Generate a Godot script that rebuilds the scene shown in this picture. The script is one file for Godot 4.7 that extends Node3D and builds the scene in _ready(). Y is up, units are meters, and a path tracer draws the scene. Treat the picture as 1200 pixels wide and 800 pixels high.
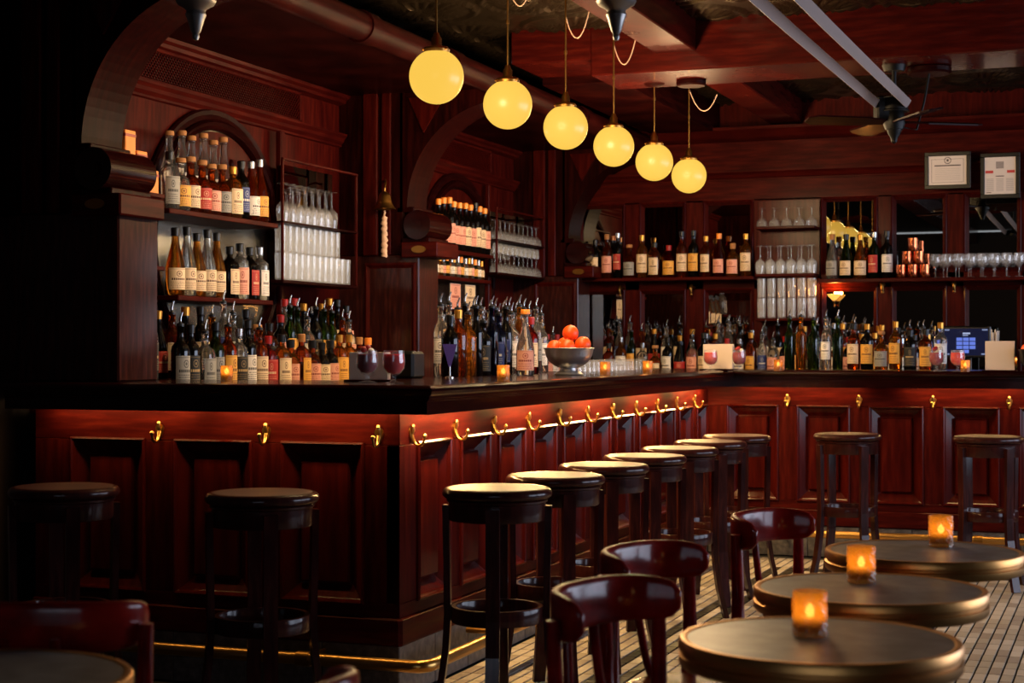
extends Node3D
# A dim mahogany bar: an angled counter with stools, pendant globes, two walls of bottles, bistro tables.
# World: x to the right along the near counter, y up, depth runs along -z. P(x, y, depth) makes a point.

var M := {}
var used := {}
var cache := {}
var rng := RandomNumberGenerator.new()

const XB := -2.354      # front face of the long counter run
const Z1 := 5.197       # front face of the near run
const Z2 := 9.606       # front face of the far run
const TOP := 1.0813     # counter top
const XW := -4.02       # left wall
const ZW := 11.05       # far wall
const CEIL := 2.874

func P(x: float, y: float, d: float) -> Vector3:
	return Vector3(x, y, -d)

func _ready() -> void:
	rng.seed = 7
	_camera()
	_environment()
	_daylight()
	_materials()
	_room()
	_ceiling()
	_bar()
	_pillars()
	_left_back_bar()
	_far_back_bar()
	_lamps()
	_fans()
	_stools()
	_tables()
	_chairs()
	_counter_things()
	_bottles()
	_glasses()

# ------------------------------------------------------------------ camera and light
func _camera() -> void:
	var cam := Camera3D.new()
	cam.name = "camera"
	var at := CameraAttributesPhysical.new()
	at.frustum_focal_length = 58.29
	at.frustum_focus_distance = 7.0
	at.frustum_near = 0.05
	at.frustum_far = 100.0
	at.exposure_aperture = 5.6
	cam.attributes = at
	add_child(cam)
	cam.position = Vector3(0, 1.2, 0)
	cam.rotation_degrees = Vector3(0.271, 20.494, 0)
	cam.current = true

func _environment() -> void:
	var e := Environment.new()
	e.background_mode = Environment.BG_SKY
	var sky := Sky.new()
	var sm := ProceduralSkyMaterial.new()
	sm.sky_top_color = Color(0.62, 0.70, 0.82)
	sm.sky_horizon_color = Color(0.80, 0.83, 0.88)
	sm.ground_bottom_color = Color(0.30, 0.30, 0.31)
	sm.ground_horizon_color = Color(0.50, 0.51, 0.53)
	sm.sky_energy_multiplier = 1.0
	sm.ground_energy_multiplier = 1.0
	sky.sky_material = sm
	e.sky = sky
	e.tonemap_mode = Environment.TONE_MAPPER_LINEAR
	e.tonemap_exposure = 1.1
	e.sdfgi_enabled = true
	e.ssao_enabled = true
	e.ssil_enabled = true
	var w := WorldEnvironment.new()
	w.name = "world_environment"
	w.environment = e
	add_child(w)

const WINDOWS := [[5.9, 1.8], [7.95, 1.8], [10.0, 1.8]]   # depth of centre and width, along the right wall
func _daylight() -> void:
	# overcast daylight entering the three windows of the right wall
	for w in WINDOWS:
		var l := AreaLight3D.new()
		l.name = "window_daylight"
		l.area_size = Vector2(w[1], 1.9)
		l.area_normalize_energy = true
		l.light_color = Color(0.86, 0.90, 1.0)
		l.light_energy = 5.8
		l.area_range = 14.0
		l.area_attenuation = 2.0
		l.shadow_enabled = true
		add_child(l, true)
		l.position = P(3.16, 1.45, w[0])
		l.rotation_degrees = Vector3(0, 90, 0)
	# and a smaller window in the wall behind the camera
	var b := AreaLight3D.new()
	b.name = "window_daylight"
	b.area_size = Vector2(3.2, 1.9)
	b.area_normalize_energy = true
	b.light_color = Color(0.86, 0.90, 1.0)
	b.light_energy = 6.5
	b.area_range = 16.0
	b.area_attenuation = 2.0
	b.shadow_enabled = true
	add_child(b, true)
	b.position = P(0.4, 1.45, -2.46)
	b.rotation_degrees = Vector3(0, 180, 0)

# ------------------------------------------------------------------ materials
func grain(seed_: int, freq: float, cols: Array) -> NoiseTexture2D:
	var n := FastNoiseLite.new()
	n.seed = seed_
	n.noise_type = FastNoiseLite.TYPE_SIMPLEX_SMOOTH
	n.frequency = freq
	n.fractal_octaves = 5
	n.fractal_gain = 0.55
	n.domain_warp_enabled = true
	n.domain_warp_amplitude = 18.0
	n.domain_warp_frequency = 0.012
	var g := Gradient.new()
	g.offsets = PackedFloat32Array([0.1, 0.45, 0.62, 0.9])
	g.colors = PackedColorArray(cols)
	var t := NoiseTexture2D.new()
	t.width = 512
	t.height = 512
	t.seamless = true
	t.noise = n
	t.color_ramp = g
	return t

func mat(c: Color, rough := 0.5, metal := 0.0) -> StandardMaterial3D:
	var m := StandardMaterial3D.new()
	m.albedo_color = c
	m.roughness = rough
	m.metallic = metal
	return m

func wood(tex: Texture2D, scale: Vector3, rough := 0.45, coat := 0.07) -> StandardMaterial3D:
	var m := StandardMaterial3D.new()
	m.albedo_texture = tex
	m.uv1_triplanar = true
	m.uv1_scale = scale
	m.roughness = rough
	m.clearcoat_enabled = coat > 0.0
	m.clearcoat = coat
	m.clearcoat_roughness = 0.12
	m.metallic_specular = 0.12
	return m

func glass(c: Color, alpha := 0.03) -> StandardMaterial3D:
	var m := StandardMaterial3D.new()
	m.albedo_color = Color(c.r, c.g, c.b, alpha)
	m.roughness = 0.02
	m.transparency = BaseMaterial3D.TRANSPARENCY_ALPHA
	m.refraction_enabled = true
	m.refraction_scale = 0.05
	return m

func pane(c: Color, alpha: float) -> StandardMaterial3D:
	var m := StandardMaterial3D.new()
	m.albedo_color = Color(c.r, c.g, c.b, alpha)
	m.roughness = 0.03
	m.transparency = BaseMaterial3D.TRANSPARENCY_ALPHA
	return m

func glow(c: Color, e: float) -> StandardMaterial3D:
	var m := StandardMaterial3D.new()
	m.albedo_color = c
	m.roughness = 0.3
	m.emission_enabled = true
	m.emission = c
	m.emission_energy_multiplier = e
	return m

func _materials() -> void:
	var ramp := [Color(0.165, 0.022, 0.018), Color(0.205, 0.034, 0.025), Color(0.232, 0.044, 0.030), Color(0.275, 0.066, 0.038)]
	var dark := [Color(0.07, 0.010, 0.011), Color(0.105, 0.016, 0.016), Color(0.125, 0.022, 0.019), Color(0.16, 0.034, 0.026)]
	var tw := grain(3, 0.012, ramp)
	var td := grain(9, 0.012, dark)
	M.wood_v = wood(tw, Vector3(4.0, 0.45, 4.0))
	M.wood_h = wood(tw, Vector3(0.45, 4.0, 0.45))
	M.panel = wood(tw, Vector3(3.0, 0.35, 3.0), 0.3, 0.3)
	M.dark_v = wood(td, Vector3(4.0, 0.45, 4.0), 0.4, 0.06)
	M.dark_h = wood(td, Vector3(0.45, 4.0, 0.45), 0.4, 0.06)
	M.counter = wood(td, Vector3(0.6, 5.0, 0.6), 0.22, 0.6)
	M.stool = wood(grain(23, 0.012, [Color(0.13, 0.055, 0.05), Color(0.18, 0.075, 0.066), Color(0.20, 0.085, 0.074), Color(0.25, 0.11, 0.09)]), Vector3(6.0, 0.7, 6.0), 0.3, 0.45)
	M.stool_seat = wood(grain(21, 0.012, [Color(0.17, 0.06, 0.03), Color(0.25, 0.09, 0.045), Color(0.29, 0.11, 0.055), Color(0.35, 0.14, 0.07)]), Vector3(0.8, 3.0, 6.0), 0.42, 0.0)
	M.stool_seat.metallic_specular = 0.6
	var chairs := [Color(0.36, 0.05, 0.04), Color(0.46, 0.07, 0.055), Color(0.51, 0.085, 0.06), Color(0.58, 0.12, 0.08)]
	M.chair = wood(grain(31, 0.012, chairs), Vector3(1.5, 1.5, 1.5), 0.3, 0.5)
	M.chair_seat = wood(grain(33, 0.012, [Color(0.28, 0.09, 0.04), Color(0.38, 0.14, 0.06), Color(0.42, 0.17, 0.07), Color(0.5, 0.22, 0.1)]), Vector3(1.0, 1.0, 6.0), 0.25, 0.6)
	M.beam = wood(tw, Vector3(0.45, 4.0, 0.45), 0.4, 0.6)
	M.plaster = mat(Color(0.10, 0.035, 0.03), 0.7)
	M.black = mat(Color(0.012, 0.011, 0.012), 0.35)
	M.iron = mat(Color(0.02, 0.02, 0.022), 0.45, 0.6)
	M.brass = mat(Color(0.76, 0.58, 0.32), 0.28, 1.0)
	M.brass_satin = mat(Color(0.84, 0.61, 0.34), 0.36, 0.9)
	M.brass_old = mat(Color(0.62, 0.45, 0.22), 0.32, 1.0)
	M.copper = mat(Color(0.86, 0.47, 0.30), 0.2, 1.0)
	M.silver = mat(Color(0.78, 0.77, 0.76), 0.34, 0.9)
	M.pewter = mat(Color(0.55, 0.54, 0.53), 0.35, 0.9)
	M.mirror = mat(Color(0.72, 0.70, 0.66), 0.0, 1.0)
	var fox := grain(41, 0.006, [Color(0.42, 0.40, 0.36), Color(0.62, 0.61, 0.57), Color(0.68, 0.67, 0.63), Color(0.74, 0.73, 0.69)])
	M.mirror_old = mat(Color(1, 1, 1), 0.22, 1.0)
	M.mirror_old.albedo_texture = fox
	M.mirror_old.uv1_triplanar = true
	M.mirror_old.uv1_scale = Vector3(0.7, 0.7, 0.7)
	M.tin = mat(Color(0.33, 0.27, 0.21), 0.3, 0.9)
	M.stone = mat(Color(1, 1, 1), 0.5)
	M.stone.albedo_texture = grain(51, 0.02, [Color(0.22, 0.20, 0.20), Color(0.30, 0.28, 0.27), Color(0.33, 0.31, 0.30), Color(0.40, 0.37, 0.35)])
	M.stone.uv1_triplanar = true
	M.stone.uv1_scale = Vector3(2, 2, 2)
	M.zinc = mat(Color(1, 1, 1), 0.38, 0.2)
	M.zinc.albedo_texture = grain(61, 0.01, [Color(0.29, 0.295, 0.315), Color(0.36, 0.365, 0.39), Color(0.40, 0.405, 0.43), Color(0.47, 0.47, 0.49)])
	M.zinc.uv1_triplanar = true
	M.zinc.uv1_scale = Vector3(2, 2, 2)
	M.grout = mat(Color(0.035, 0.03, 0.03), 0.8)
	M.tiles = []
	for c in [Color(0.66, 0.62, 0.57), Color(0.61, 0.57, 0.51), Color(0.71, 0.67, 0.62), Color(0.56, 0.51, 0.46)]:
		M.tiles.append(mat(c, 0.35))
	M.tile_black = mat(Color(0.04, 0.035, 0.035), 0.35)
	M.globe = glow(Color(1.0, 0.80, 0.32), 0.88)
	M.globe.albedo_color = Color(0.25, 0.22, 0.16)
	M.led = glow(Color(1.0, 0.76, 0.48), 2.0)
	M.flame = glow(Color(1.0, 0.76, 0.34), 7.0)
	M.wax = mat(Color(0.85, 0.70, 0.45), 0.5)
	M.amber_glass = mat(Color(0.46, 0.27, 0.06, 0.45), 0.25)
	M.amber_glass.transparency = BaseMaterial3D.TRANSPARENCY_ALPHA
	M.amber_glass.backlight_enabled = true
	M.amber_glass.backlight = Color(0.72, 0.50, 0.16)
	M.paper = mat(Color(0.80, 0.74, 0.68), 0.7)
	M.napkin = mat(Color(0.86, 0.78, 0.70), 0.8)
	M.white = mat(Color(0.78, 0.74, 0.70), 0.5)
	M.rope = mat(Color(0.80, 0.66, 0.56), 0.8)
	M.belt = mat(Color(0.56, 0.49, 0.46), 0.7)
	M.orange = mat(Color(0.95, 0.33, 0.05), 0.42)
	M.clear = pane(Color(0.92, 0.93, 0.95), 0.05)
	M.frost = pane(Color(0.90, 0.92, 0.94), 0.12)
	M.window = pane(Color(0.9, 0.93, 0.95), 0.06)
	# bottle glass and caps
	M.b_clear = glass(Color(0.97, 0.97, 0.96))
	M.b_amber = glass(Color(0.72, 0.30, 0.07))
	M.b_green = glass(Color(0.16, 0.30, 0.08))
	M.b_dark = mat(Color(0.02, 0.016, 0.012), 0.08)
	M.b_blue = glass(Color(0.05, 0.10, 0.30))
	M.b_honey = glass(Color(0.86, 0.52, 0.14))
	M.b_red = glass(Color(0.55, 0.05, 0.03))
	M.cap_black = mat(Color(0.02, 0.02, 0.022), 0.35)
	M.cap_gold = mat(Color(0.85, 0.60, 0.25), 0.3, 0.9)
	M.cap_cork = mat(Color(0.62, 0.42, 0.24), 0.8)
	M.cap_red = mat(Color(0.55, 0.05, 0.05), 0.4)
	M.cap_silver = mat(Color(0.75, 0.74, 0.73), 0.25, 1.0)
	M.cap_orange = mat(Color(0.95, 0.55, 0.18), 0.4)
	M.labels = {}
	var lab := {"cream": [Color(0.86, 0.76, 0.62), Color(0.25, 0.12, 0.08)], "white": [Color(0.88, 0.85, 0.82), Color(0.12, 0.12, 0.15)], "pink": [Color(0.85, 0.60, 0.52), Color(0.45, 0.10, 0.08)], "yellow": [Color(0.85, 0.62, 0.25), Color(0.30, 0.12, 0.05)], "black": [Color(0.05, 0.05, 0.05), Color(0.75, 0.62, 0.40)], "red": [Color(0.62, 0.10, 0.08), Color(0.85, 0.78, 0.62)], "blue": [Color(0.10, 0.17, 0.42), Color(0.82, 0.82, 0.80)], "grey": [Color(0.55, 0.54, 0.52), Color(0.12, 0.12, 0.12)]}
	for k in lab:
		M.labels[k] = label_mat(lab[k][0], lab[k][1], hash(k) % 1000)

func label_mat(paper: Color, ink: Color, s: int) -> StandardMaterial3D:
	# a printed paper label: an ornamental block, rules and rows of unreadable small print
	var r := RandomNumberGenerator.new()
	r.seed = s
	var im := Image.create(64, 64, false, Image.FORMAT_RGB8)
	im.fill(paper)
	var mid := paper.lerp(ink, 0.6)
	im.fill_rect(Rect2i(3, 3, 58, 1), mid)
	im.fill_rect(Rect2i(3, 60, 58, 1), mid)
	for y in 64:
		for x in 64:
			var q := Vector2(x - 32, y - 17).length()
			if q < 9.0 and q > 6.5 or q < 3.5:
				im.set_pixel(x, y, mid)
	im.fill_rect(Rect2i(10, 30, 44, 6), ink)
	for x in range(14, 52, 6):
		im.fill_rect(Rect2i(x, 30, 2, 6), paper)
	for row in 4:
		var x := 8 + r.randi() % 5
		while x < 54:
			var w := 2 + r.randi() % 6
			im.fill_rect(Rect2i(x, 41 + row * 5, mini(w, 56 - x), 2), mid)
			x += w + 2
	var m := mat(Color.WHITE, 0.65)
	m.albedo_texture = ImageTexture.create_from_image(im)
	return m

# ------------------------------------------------------------------ naming and nodes
func numbered(called: String) -> String:
	var n: int = used.get(called, 0)
	used[called] = n + 1
	return called if n == 0 else "%s_%03d" % [called, n]

func thing(called: String, label: String, category: String, at := Vector3.ZERO, turn := 0.0, group := "") -> Node3D:
	var o := Node3D.new()
	o.name = numbered(called)
	add_child(o)
	o.position = at
	o.rotation.y = turn
	tag(o, label, category, group)
	return o

func tag(o: Node, label: String, category: String, group := "") -> void:
	o.set_meta("label", label)
	o.set_meta("category", category)
	if group != "":
		o.set_meta("group", group)

func structure(called: String, label := "") -> Node3D:
	var o := Node3D.new()
	o.name = called
	add_child(o)
	o.set_meta("kind", "structure")
	if label != "":
		o.set_meta("label", label)
	return o

func part(parent: Node, called: String, mesh: Mesh, m: Material, at := Vector3.ZERO, label := "") -> MeshInstance3D:
	var o := MeshInstance3D.new()
	o.name = called
	o.mesh = mesh
	o.material_override = m
	parent.add_child(o, true)
	o.position = at
	if label != "":
		o.set_meta("label", label)
	return o

func copy(o: Node3D, at: Vector3, turn: float, label: String) -> Node3D:
	var c: Node3D = o.duplicate()
	c.name = numbered(String(o.name).get_slice("_0", 0))
	add_child(c)
	c.position = at
	c.rotation.y = turn
	c.set_meta("label", label)
	return c

const ORD := ["first", "second", "third", "fourth", "fifth", "sixth", "seventh", "eighth", "ninth", "tenth", "eleventh", "twelfth", "thirteenth", "fourteenth", "fifteenth", "sixteenth", "seventeenth", "eighteenth", "nineteenth", "twentieth"]
const TENS := ["", "", "twenty", "thirty", "forty"]
func ordinal(i: int) -> String:
	if i < 20:
		return ORD[i]
	var n := i + 1
	if n % 10 == 0:
		return ["", "", "", "thirtieth", "fortieth"][n / 10]
	return TENS[n / 10] + "-" + ORD[n % 10 - 1]

# ------------------------------------------------------------------ mesh helpers
func begin() -> SurfaceTool:
	var st := SurfaceTool.new()
	st.begin(Mesh.PRIMITIVE_TRIANGLES)
	return st

func tri(st: SurfaceTool, a: Vector3, b: Vector3, c: Vector3) -> void:
	var n := (c - a).cross(b - a).normalized()
	for v in [a, b, c]:
		st.set_normal(n)
		st.add_vertex(v)

func quad(st: SurfaceTool, a: Vector3, b: Vector3, c: Vector3, d: Vector3) -> void:
	tri(st, a, b, c)
	tri(st, a, c, d)

# box between two corners with chamfered edges
func box(st: SurfaceTool, lo: Vector3, hi: Vector3, bev := 0.0) -> void:
	var c := (lo + hi) * 0.5
	var h := ((hi - lo) * 0.5).abs()
	var b := minf(bev, minf(h.x, minf(h.y, h.z)) * 0.9)
	var ax := [Vector3(1, 0, 0), Vector3(0, 1, 0), Vector3(0, 0, 1)]
	for i in 3:
		var u: Vector3 = ax[(i + 1) % 3]
		var v: Vector3 = ax[(i + 2) % 3]
		var hu := h[(i + 1) % 3] - b
		var hv := h[(i + 2) % 3] - b
		for s in [-1.0, 1.0]:
			var o: Vector3 = c + ax[i] * h[i] * s
			var q := [o - u * hu - v * hv, o + u * hu - v * hv, o + u * hu + v * hv, o - u * hu + v * hv]
			if s > 0:
				quad(st, q[0], q[3], q[2], q[1])
			else:
				quad(st, q[0], q[1], q[2], q[3])
	if b <= 0.0:
		return
	for i in 3:
		var u: Vector3 = ax[(i + 1) % 3]
		var v: Vector3 = ax[(i + 2) % 3]
		var hu := h[(i + 1) % 3]
		var hv := h[(i + 2) % 3]
		var hw: Vector3 = ax[i] * (h[i] - b)
		for su in [-1.0, 1.0]:
			for sv in [-1.0, 1.0]:
				var p: Vector3 = c + u * su * hu + v * sv * (hv - b)
				var r: Vector3 = c + u * su * (hu - b) + v * sv * hv
				if su * sv > 0:
					quad(st, p - hw, p + hw, r + hw, r - hw)
				else:
					quad(st, p - hw, r - hw, r + hw, p + hw)
	for sx in [-1.0, 1.0]:
		for sy in [-1.0, 1.0]:
			for sz in [-1.0, 1.0]:
				var k := Vector3(sx, sy, sz)
				var a := c + k * (h - Vector3(0, b, b))
				var e := c + k * (h - Vector3(b, 0, b))
				var f := c + k * (h - Vector3(b, b, 0))
				if sx * sy * sz > 0:
					tri(st, a, f, e)
				else:
					tri(st, a, e, f)

func box_mesh(size: Vector3, bev := 0.0, base := false) -> ArrayMesh:
	var key := "box%s%s%s" % [size, bev, base]
	if not cache.has(key):
		var st := begin()
		var o := Vector3(0, size.y * 0.5, 0) if base else Vector3.ZERO
		box(st, o - size * 0.5, o + size * 0.5, bev)
		cache[key] = st.commit()
	return cache[key]

# surface of revolution about y through at; points are (radius, height); square > 0 makes the section a rounded square
func lathe(st: SurfaceTool, pts: Array, segs := 20, at := Vector3.ZERO, square := 0.0, sharp := 0.75) -> void:
	var n := pts.size()
	var nor: Array = []
	for i in n - 1:
		var t: Vector2 = pts[i + 1] - pts[i]
		nor.append(Vector2(t.y, -t.x).normalized())
	for i in n - 1:
		var n0: Vector2 = nor[i]
		var n1: Vector2 = nor[i]
		if i > 0 and nor[i - 1].dot(nor[i]) > sharp:
			n0 = (nor[i - 1] + nor[i]).normalized()
		if i < n - 2 and nor[i + 1].dot(nor[i]) > sharp:
			n1 = (nor[i + 1] + nor[i]).normalized()
		var a: Vector2 = pts[i]
		var b: Vector2 = pts[i + 1]
		for j in segs:
			var f0 := TAU * j / segs
			var f1 := TAU * (j + 1) / segs
			var c0 := Vector3(cos(f0), 0, sin(f0))
			var c1 := Vector3(cos(f1), 0, sin(f1))
			var k0 := 1.0
			var k1 := 1.0
			if square > 0.0:
				k0 = lerpf(1.0, pow(pow(absf(c0.x), 6.0) + pow(absf(c0.z), 6.0), -1.0 / 6.0), square if a.x > 0.025 else 0.0)
				k1 = lerpf(1.0, pow(pow(absf(c1.x), 6.0) + pow(absf(c1.z), 6.0), -1.0 / 6.0), square if a.x > 0.025 else 0.0)
			var m0 := 1.0 if b.x <= 0.025 or square <= 0.0 else k0
			var m1 := 1.0 if b.x <= 0.025 or square <= 0.0 else k1
			var v := [at + c0 * a.x * k0 + Vector3(0, a.y, 0), at + c1 * a.x * k1 + Vector3(0, a.y, 0), at + c1 * b.x * m1 + Vector3(0, b.y, 0), at + c0 * b.x * m0 + Vector3(0, b.y, 0)]
			var w := [c0 * n0.x + Vector3(0, n0.y, 0), c1 * n0.x + Vector3(0, n0.y, 0), c1 * n1.x + Vector3(0, n1.y, 0), c0 * n1.x + Vector3(0, n1.y, 0)]
			for q in [0, 1, 2, 0, 2, 3]:
				st.set_normal(w[q])
				st.add_vertex(v[q])

func lathe_mesh(pts: Array, segs := 20, square := 0.0) -> ArrayMesh:
	var st := begin()
	lathe(st, pts, segs, Vector3.ZERO, square)
	return st.commit()

# round tube through points, with a radius at each
func tube(st: SurfaceTool, pts: Array, radius, segs := 10, caps := true) -> void:
	var n := pts.size()
	var frames: Array = []
	var up := Vector3.UP
	for i in n:
		var t: Vector3 = (pts[mini(i + 1, n - 1)] - pts[maxi(i - 1, 0)]).normalized()
		if absf(t.dot(up)) > 0.98:
			up = Vector3.RIGHT if absf(t.x) < 0.9 else Vector3.BACK
		var s := t.cross(up).normalized()
		up = s.cross(t).normalized()
		frames.append([s, up])
	for i in n - 1:
		var ra: float = radius[i] if radius is Array else radius
		var rb: float = radius[i + 1] if radius is Array else radius
		for j in segs:
			var q := []
			var w := []
			for k in [[i, j, ra], [i, j + 1, ra], [i + 1, j + 1, rb], [i + 1, j, rb]]:
				var a: float = TAU * k[1] / segs
				var d: Vector3 = frames[k[0]][0] * cos(a) + frames[k[0]][1] * sin(a)
				q.append(pts[k[0]] + d * k[2])
				w.append(d)
			for k in [0, 1, 2, 0, 2, 3]:
				st.set_normal(w[k])
				st.add_vertex(q[k])
	if caps:
		for e in [0, n - 1]:
			var r: float = radius[e] if radius is Array else radius
			for j in segs:
				var a := TAU * j / segs
				var b := TAU * (j + 1) / segs
				var f: Array = frames[e]
				var p0: Vector3 = pts[e] + (f[0] * cos(a) + f[1] * sin(a)) * r
				var p1: Vector3 = pts[e] + (f[0] * cos(b) + f[1] * sin(b)) * r
				if e == 0:
					tri(st, pts[e], p1, p0)
				else:
					tri(st, pts[e], p0, p1)

func ball(st: SurfaceTool, c: Vector3, r: float, segs := 12) -> void:
	var pts := []
	var rows := segs / 2
	for i in rows + 1:
		var a := -PI / 2 + PI * i / rows
		pts.append(Vector2(cos(a) * r, sin(a) * r))
	lathe(st, pts, segs, c)

# bar of rectangular section (half sizes hw across, ht thick) through points in the plane of `out` and y
func slat_path(st: SurfaceTool, pts: Array, across: Vector3, hw: float, ht: float) -> void:
	var rings := []
	var n := pts.size()
	for i in n:
		var t: Vector3 = (pts[mini(i + 1, n - 1)] - pts[maxi(i - 1, 0)]).normalized()
		var s := t.cross(across).normalized() * ht
		var a := across * hw
		rings.append([pts[i] - a - s, pts[i] + a - s, pts[i] + a + s, pts[i] - a + s])
	for i in n - 1:
		for j in 4:
			quad(st, rings[i][j], rings[i + 1][j], rings[i + 1][(j + 1) % 4], rings[i][(j + 1) % 4])
	quad(st, rings[0][0], rings[0][1], rings[0][2], rings[0][3])
	quad(st, rings[n - 1][3], rings[n - 1][2], rings[n - 1][1], rings[n - 1][0])

# moulding swept along a plan path of (x, depth) with mitred corners; profile points are (outward, height), outward lies right of the path
func mitre(st: SurfaceTool, path: Array, prof: Array, closed := true) -> void:
	var n := path.size()
	var rings := []
	for i in n:
		var d0: Vector2 = ((path[i] - path[i - 1]) if i > 0 else (path[1] - path[0])).normalized()
		var d1: Vector2 = ((path[i + 1] - path[i]) if i < n - 1 else (path[n - 1] - path[n - 2])).normalized()
		var o0 := Vector2(d0.y, -d0.x)
		var o1 := Vector2(d1.y, -d1.x)
		var m := (o0 + o1).normalized()
		m /= maxf(m.dot(o0), 0.2)
		var ring := []
		for p in prof:
			var w: Vector2 = path[i] + m * p.x
			ring.append(P(w.x, p.y, w.y))
		rings.append(ring)
	var k := prof.size()
	for i in n - 1:
		for j in (k if closed else k - 1):
			quad(st, rings[i][j], rings[i + 1][j], rings[i + 1][(j + 1) % k], rings[i][(j + 1) % k])
	if closed:
		for e in [0, n - 1]:
			for j in range(1, k - 1):
				tri(st, rings[e][0], rings[e][j], rings[e][j + 1])

# rectangular frame or raised panel: loops of (inset from the w x h outline, height along z), centred, last loop filled
func loops(st: SurfaceTool, w: float, h: float, ls: Array, fill := true) -> void:
	var rings := []
	for l in ls:
		var x: float = w * 0.5 - l.x
		var y: float = h * 0.5 - l.x
		rings.append([Vector3(-x, -y, l.y), Vector3(x, -y, l.y), Vector3(x, y, l.y), Vector3(-x, y, l.y)])
	for i in rings.size() - 1:
		for j in 4:
			quad(st, rings[i][j], rings[i + 1][j], rings[i + 1][(j + 1) % 4], rings[i][(j + 1) % 4])
	if fill:
		var r: Array = rings[-1]
		quad(st, r[0], r[3], r[2], r[1])

# flat polygon (in the xy plane) given thickness along z
func prism(st: SurfaceTool, poly: PackedVector2Array, z0: float, z1: float) -> void:
	if Geometry2D.is_polygon_clockwise(poly):
		poly.reverse()
	var ids := Geometry2D.triangulate_polygon(poly)
	for i in range(0, ids.size(), 3):
		var q := [poly[ids[i]], poly[ids[i + 2]], poly[ids[i + 1]]]
		if (q[1] - q[0]).cross(q[2] - q[0]) > 0.0:
			q = [q[0], q[2], q[1]]
		tri(st, Vector3(q[0].x, q[0].y, z1), Vector3(q[1].x, q[1].y, z1), Vector3(q[2].x, q[2].y, z1))
		tri(st, Vector3(q[0].x, q[0].y, z0), Vector3(q[2].x, q[2].y, z0), Vector3(q[1].x, q[1].y, z0))
	for i in poly.size():
		var a := poly[i]
		var b := poly[(i + 1) % poly.size()]
		quad(st, Vector3(a.x, a.y, z0), Vector3(a.x, a.y, z1), Vector3(b.x, b.y, z1), Vector3(b.x, b.y, z0))

func boxes(list: Array, bev := 0.004) -> ArrayMesh:
	var st := begin()
	for b in list:   # x0, x1, y0, y1, depth0, depth1
		box(st, Vector3(b[0], b[2], -b[5]), Vector3(b[1], b[3], -b[4]), bev)
	return st.commit()

func slab(x0: float, x1: float, y0: float, y1: float, d0: float, d1: float, bev := 0.004) -> ArrayMesh:
	return boxes([[x0, x1, y0, y1, d0, d1]], bev)

# ------------------------------------------------------------------ room shell
func _room() -> void:
	var f := structure("floor", "pale mosaic tile floor with black border lines")
	part(f, "screed", slab(-4.1, 3.35, -0.12, -0.006, -2.5, 11.2, 0.0), M.grout)
	_tiles(f)
	var wl := structure("wall_left")
	part(wl, "wall_face", slab(XW - 0.15, XW, 0.0, CEIL, -2.5, ZW + 0.15, 0.0), M.plaster)
	var wf := structure("wall_far")
	part(wf, "wall_face", slab(XW, 3.35, 0.0, CEIL, ZW, ZW + 0.15, 0.0), M.wood_v)
	var wb := structure("wall_back")
	part(wb, "wall_face", boxes([[-4.1, -1.2, 0.0, CEIL, -2.65, -2.5], [2.0, 3.35, 0.0, CEIL, -2.65, -2.5], [-1.2, 2.0, 0.0, 0.5, -2.65, -2.5], [-1.2, 2.0, 2.4, CEIL, -2.65, -2.5]], 0.0), M.plaster)
	var w4 := structure("window_4")
	part(w4, "window_frame", boxes([[-1.2, 2.0, 0.5, 0.56, -2.6, -2.52], [-1.2, 2.0, 2.34, 2.4, -2.6, -2.52], [-1.2, -1.15, 0.56, 2.34, -2.6, -2.52], [1.95, 2.0, 0.56, 2.34, -2.6, -2.52], [0.38, 0.42, 0.56, 2.34, -2.59, -2.53]], 0.003), M.dark_v)
	part(w4, "pane", slab(-1.15, 1.95, 0.56, 2.34, -2.561, -2.555, 0.0), M.window)
	# the right wall is open at its three windows
	var wr := structure("wall_right")
	var list := [[3.2, 3.35, 0.0, 0.5, -2.5, ZW], [3.2, 3.35, 2.4, CEIL, -2.5, ZW]]
	var at := -2.5
	for w in WINDOWS:
		list.append([3.2, 3.35, 0.5, 2.4, at, w[0] - w[1] * 0.5])
		at = w[0] + w[1] * 0.5
	list.append([3.2, 3.35, 0.5, 2.4, at, ZW])
	part(wr, "wall_face", boxes(list, 0.0), M.plaster)
	for i in WINDOWS.size():
		var w: Array = WINDOWS[i]
		var o := structure("window_%d" % (i + 1))
		var d0: float = w[0] - w[1] * 0.5
		var d1: float = w[0] + w[1] * 0.5
		part(o, "window_frame", boxes([[3.22, 3.3, 0.5, 0.56, d0, d1], [3.22, 3.3, 2.34, 2.4, d0, d1], [3.22, 3.3, 0.56, 2.34, d0, d0 + 0.05], [3.22, 3.3, 0.56, 2.34, d1 - 0.05, d1], [3.23, 3.29, 0.56, 2.34, w[0] - 0.02, w[0] + 0.02]], 0.003), M.dark_v)
		part(o, "pane", slab(3.255, 3.261, 0.56, 2.34, d0 + 0.05, d1 - 0.05, 0.0), M.window)

func in_view(x: float, y: float, d: float) -> Vector3:
	var a := deg_to_rad(20.494)
	var r := cos(a) * x + sin(a) * d
	var z := -sin(a) * x + cos(a) * d
	return Vector3(600.0 + 1943.0 * r / z, 409.0 - 1943.0 * (y - 1.2) / z, z) if z > 0.3 else Vector3(-9999, 0, 0)

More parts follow.
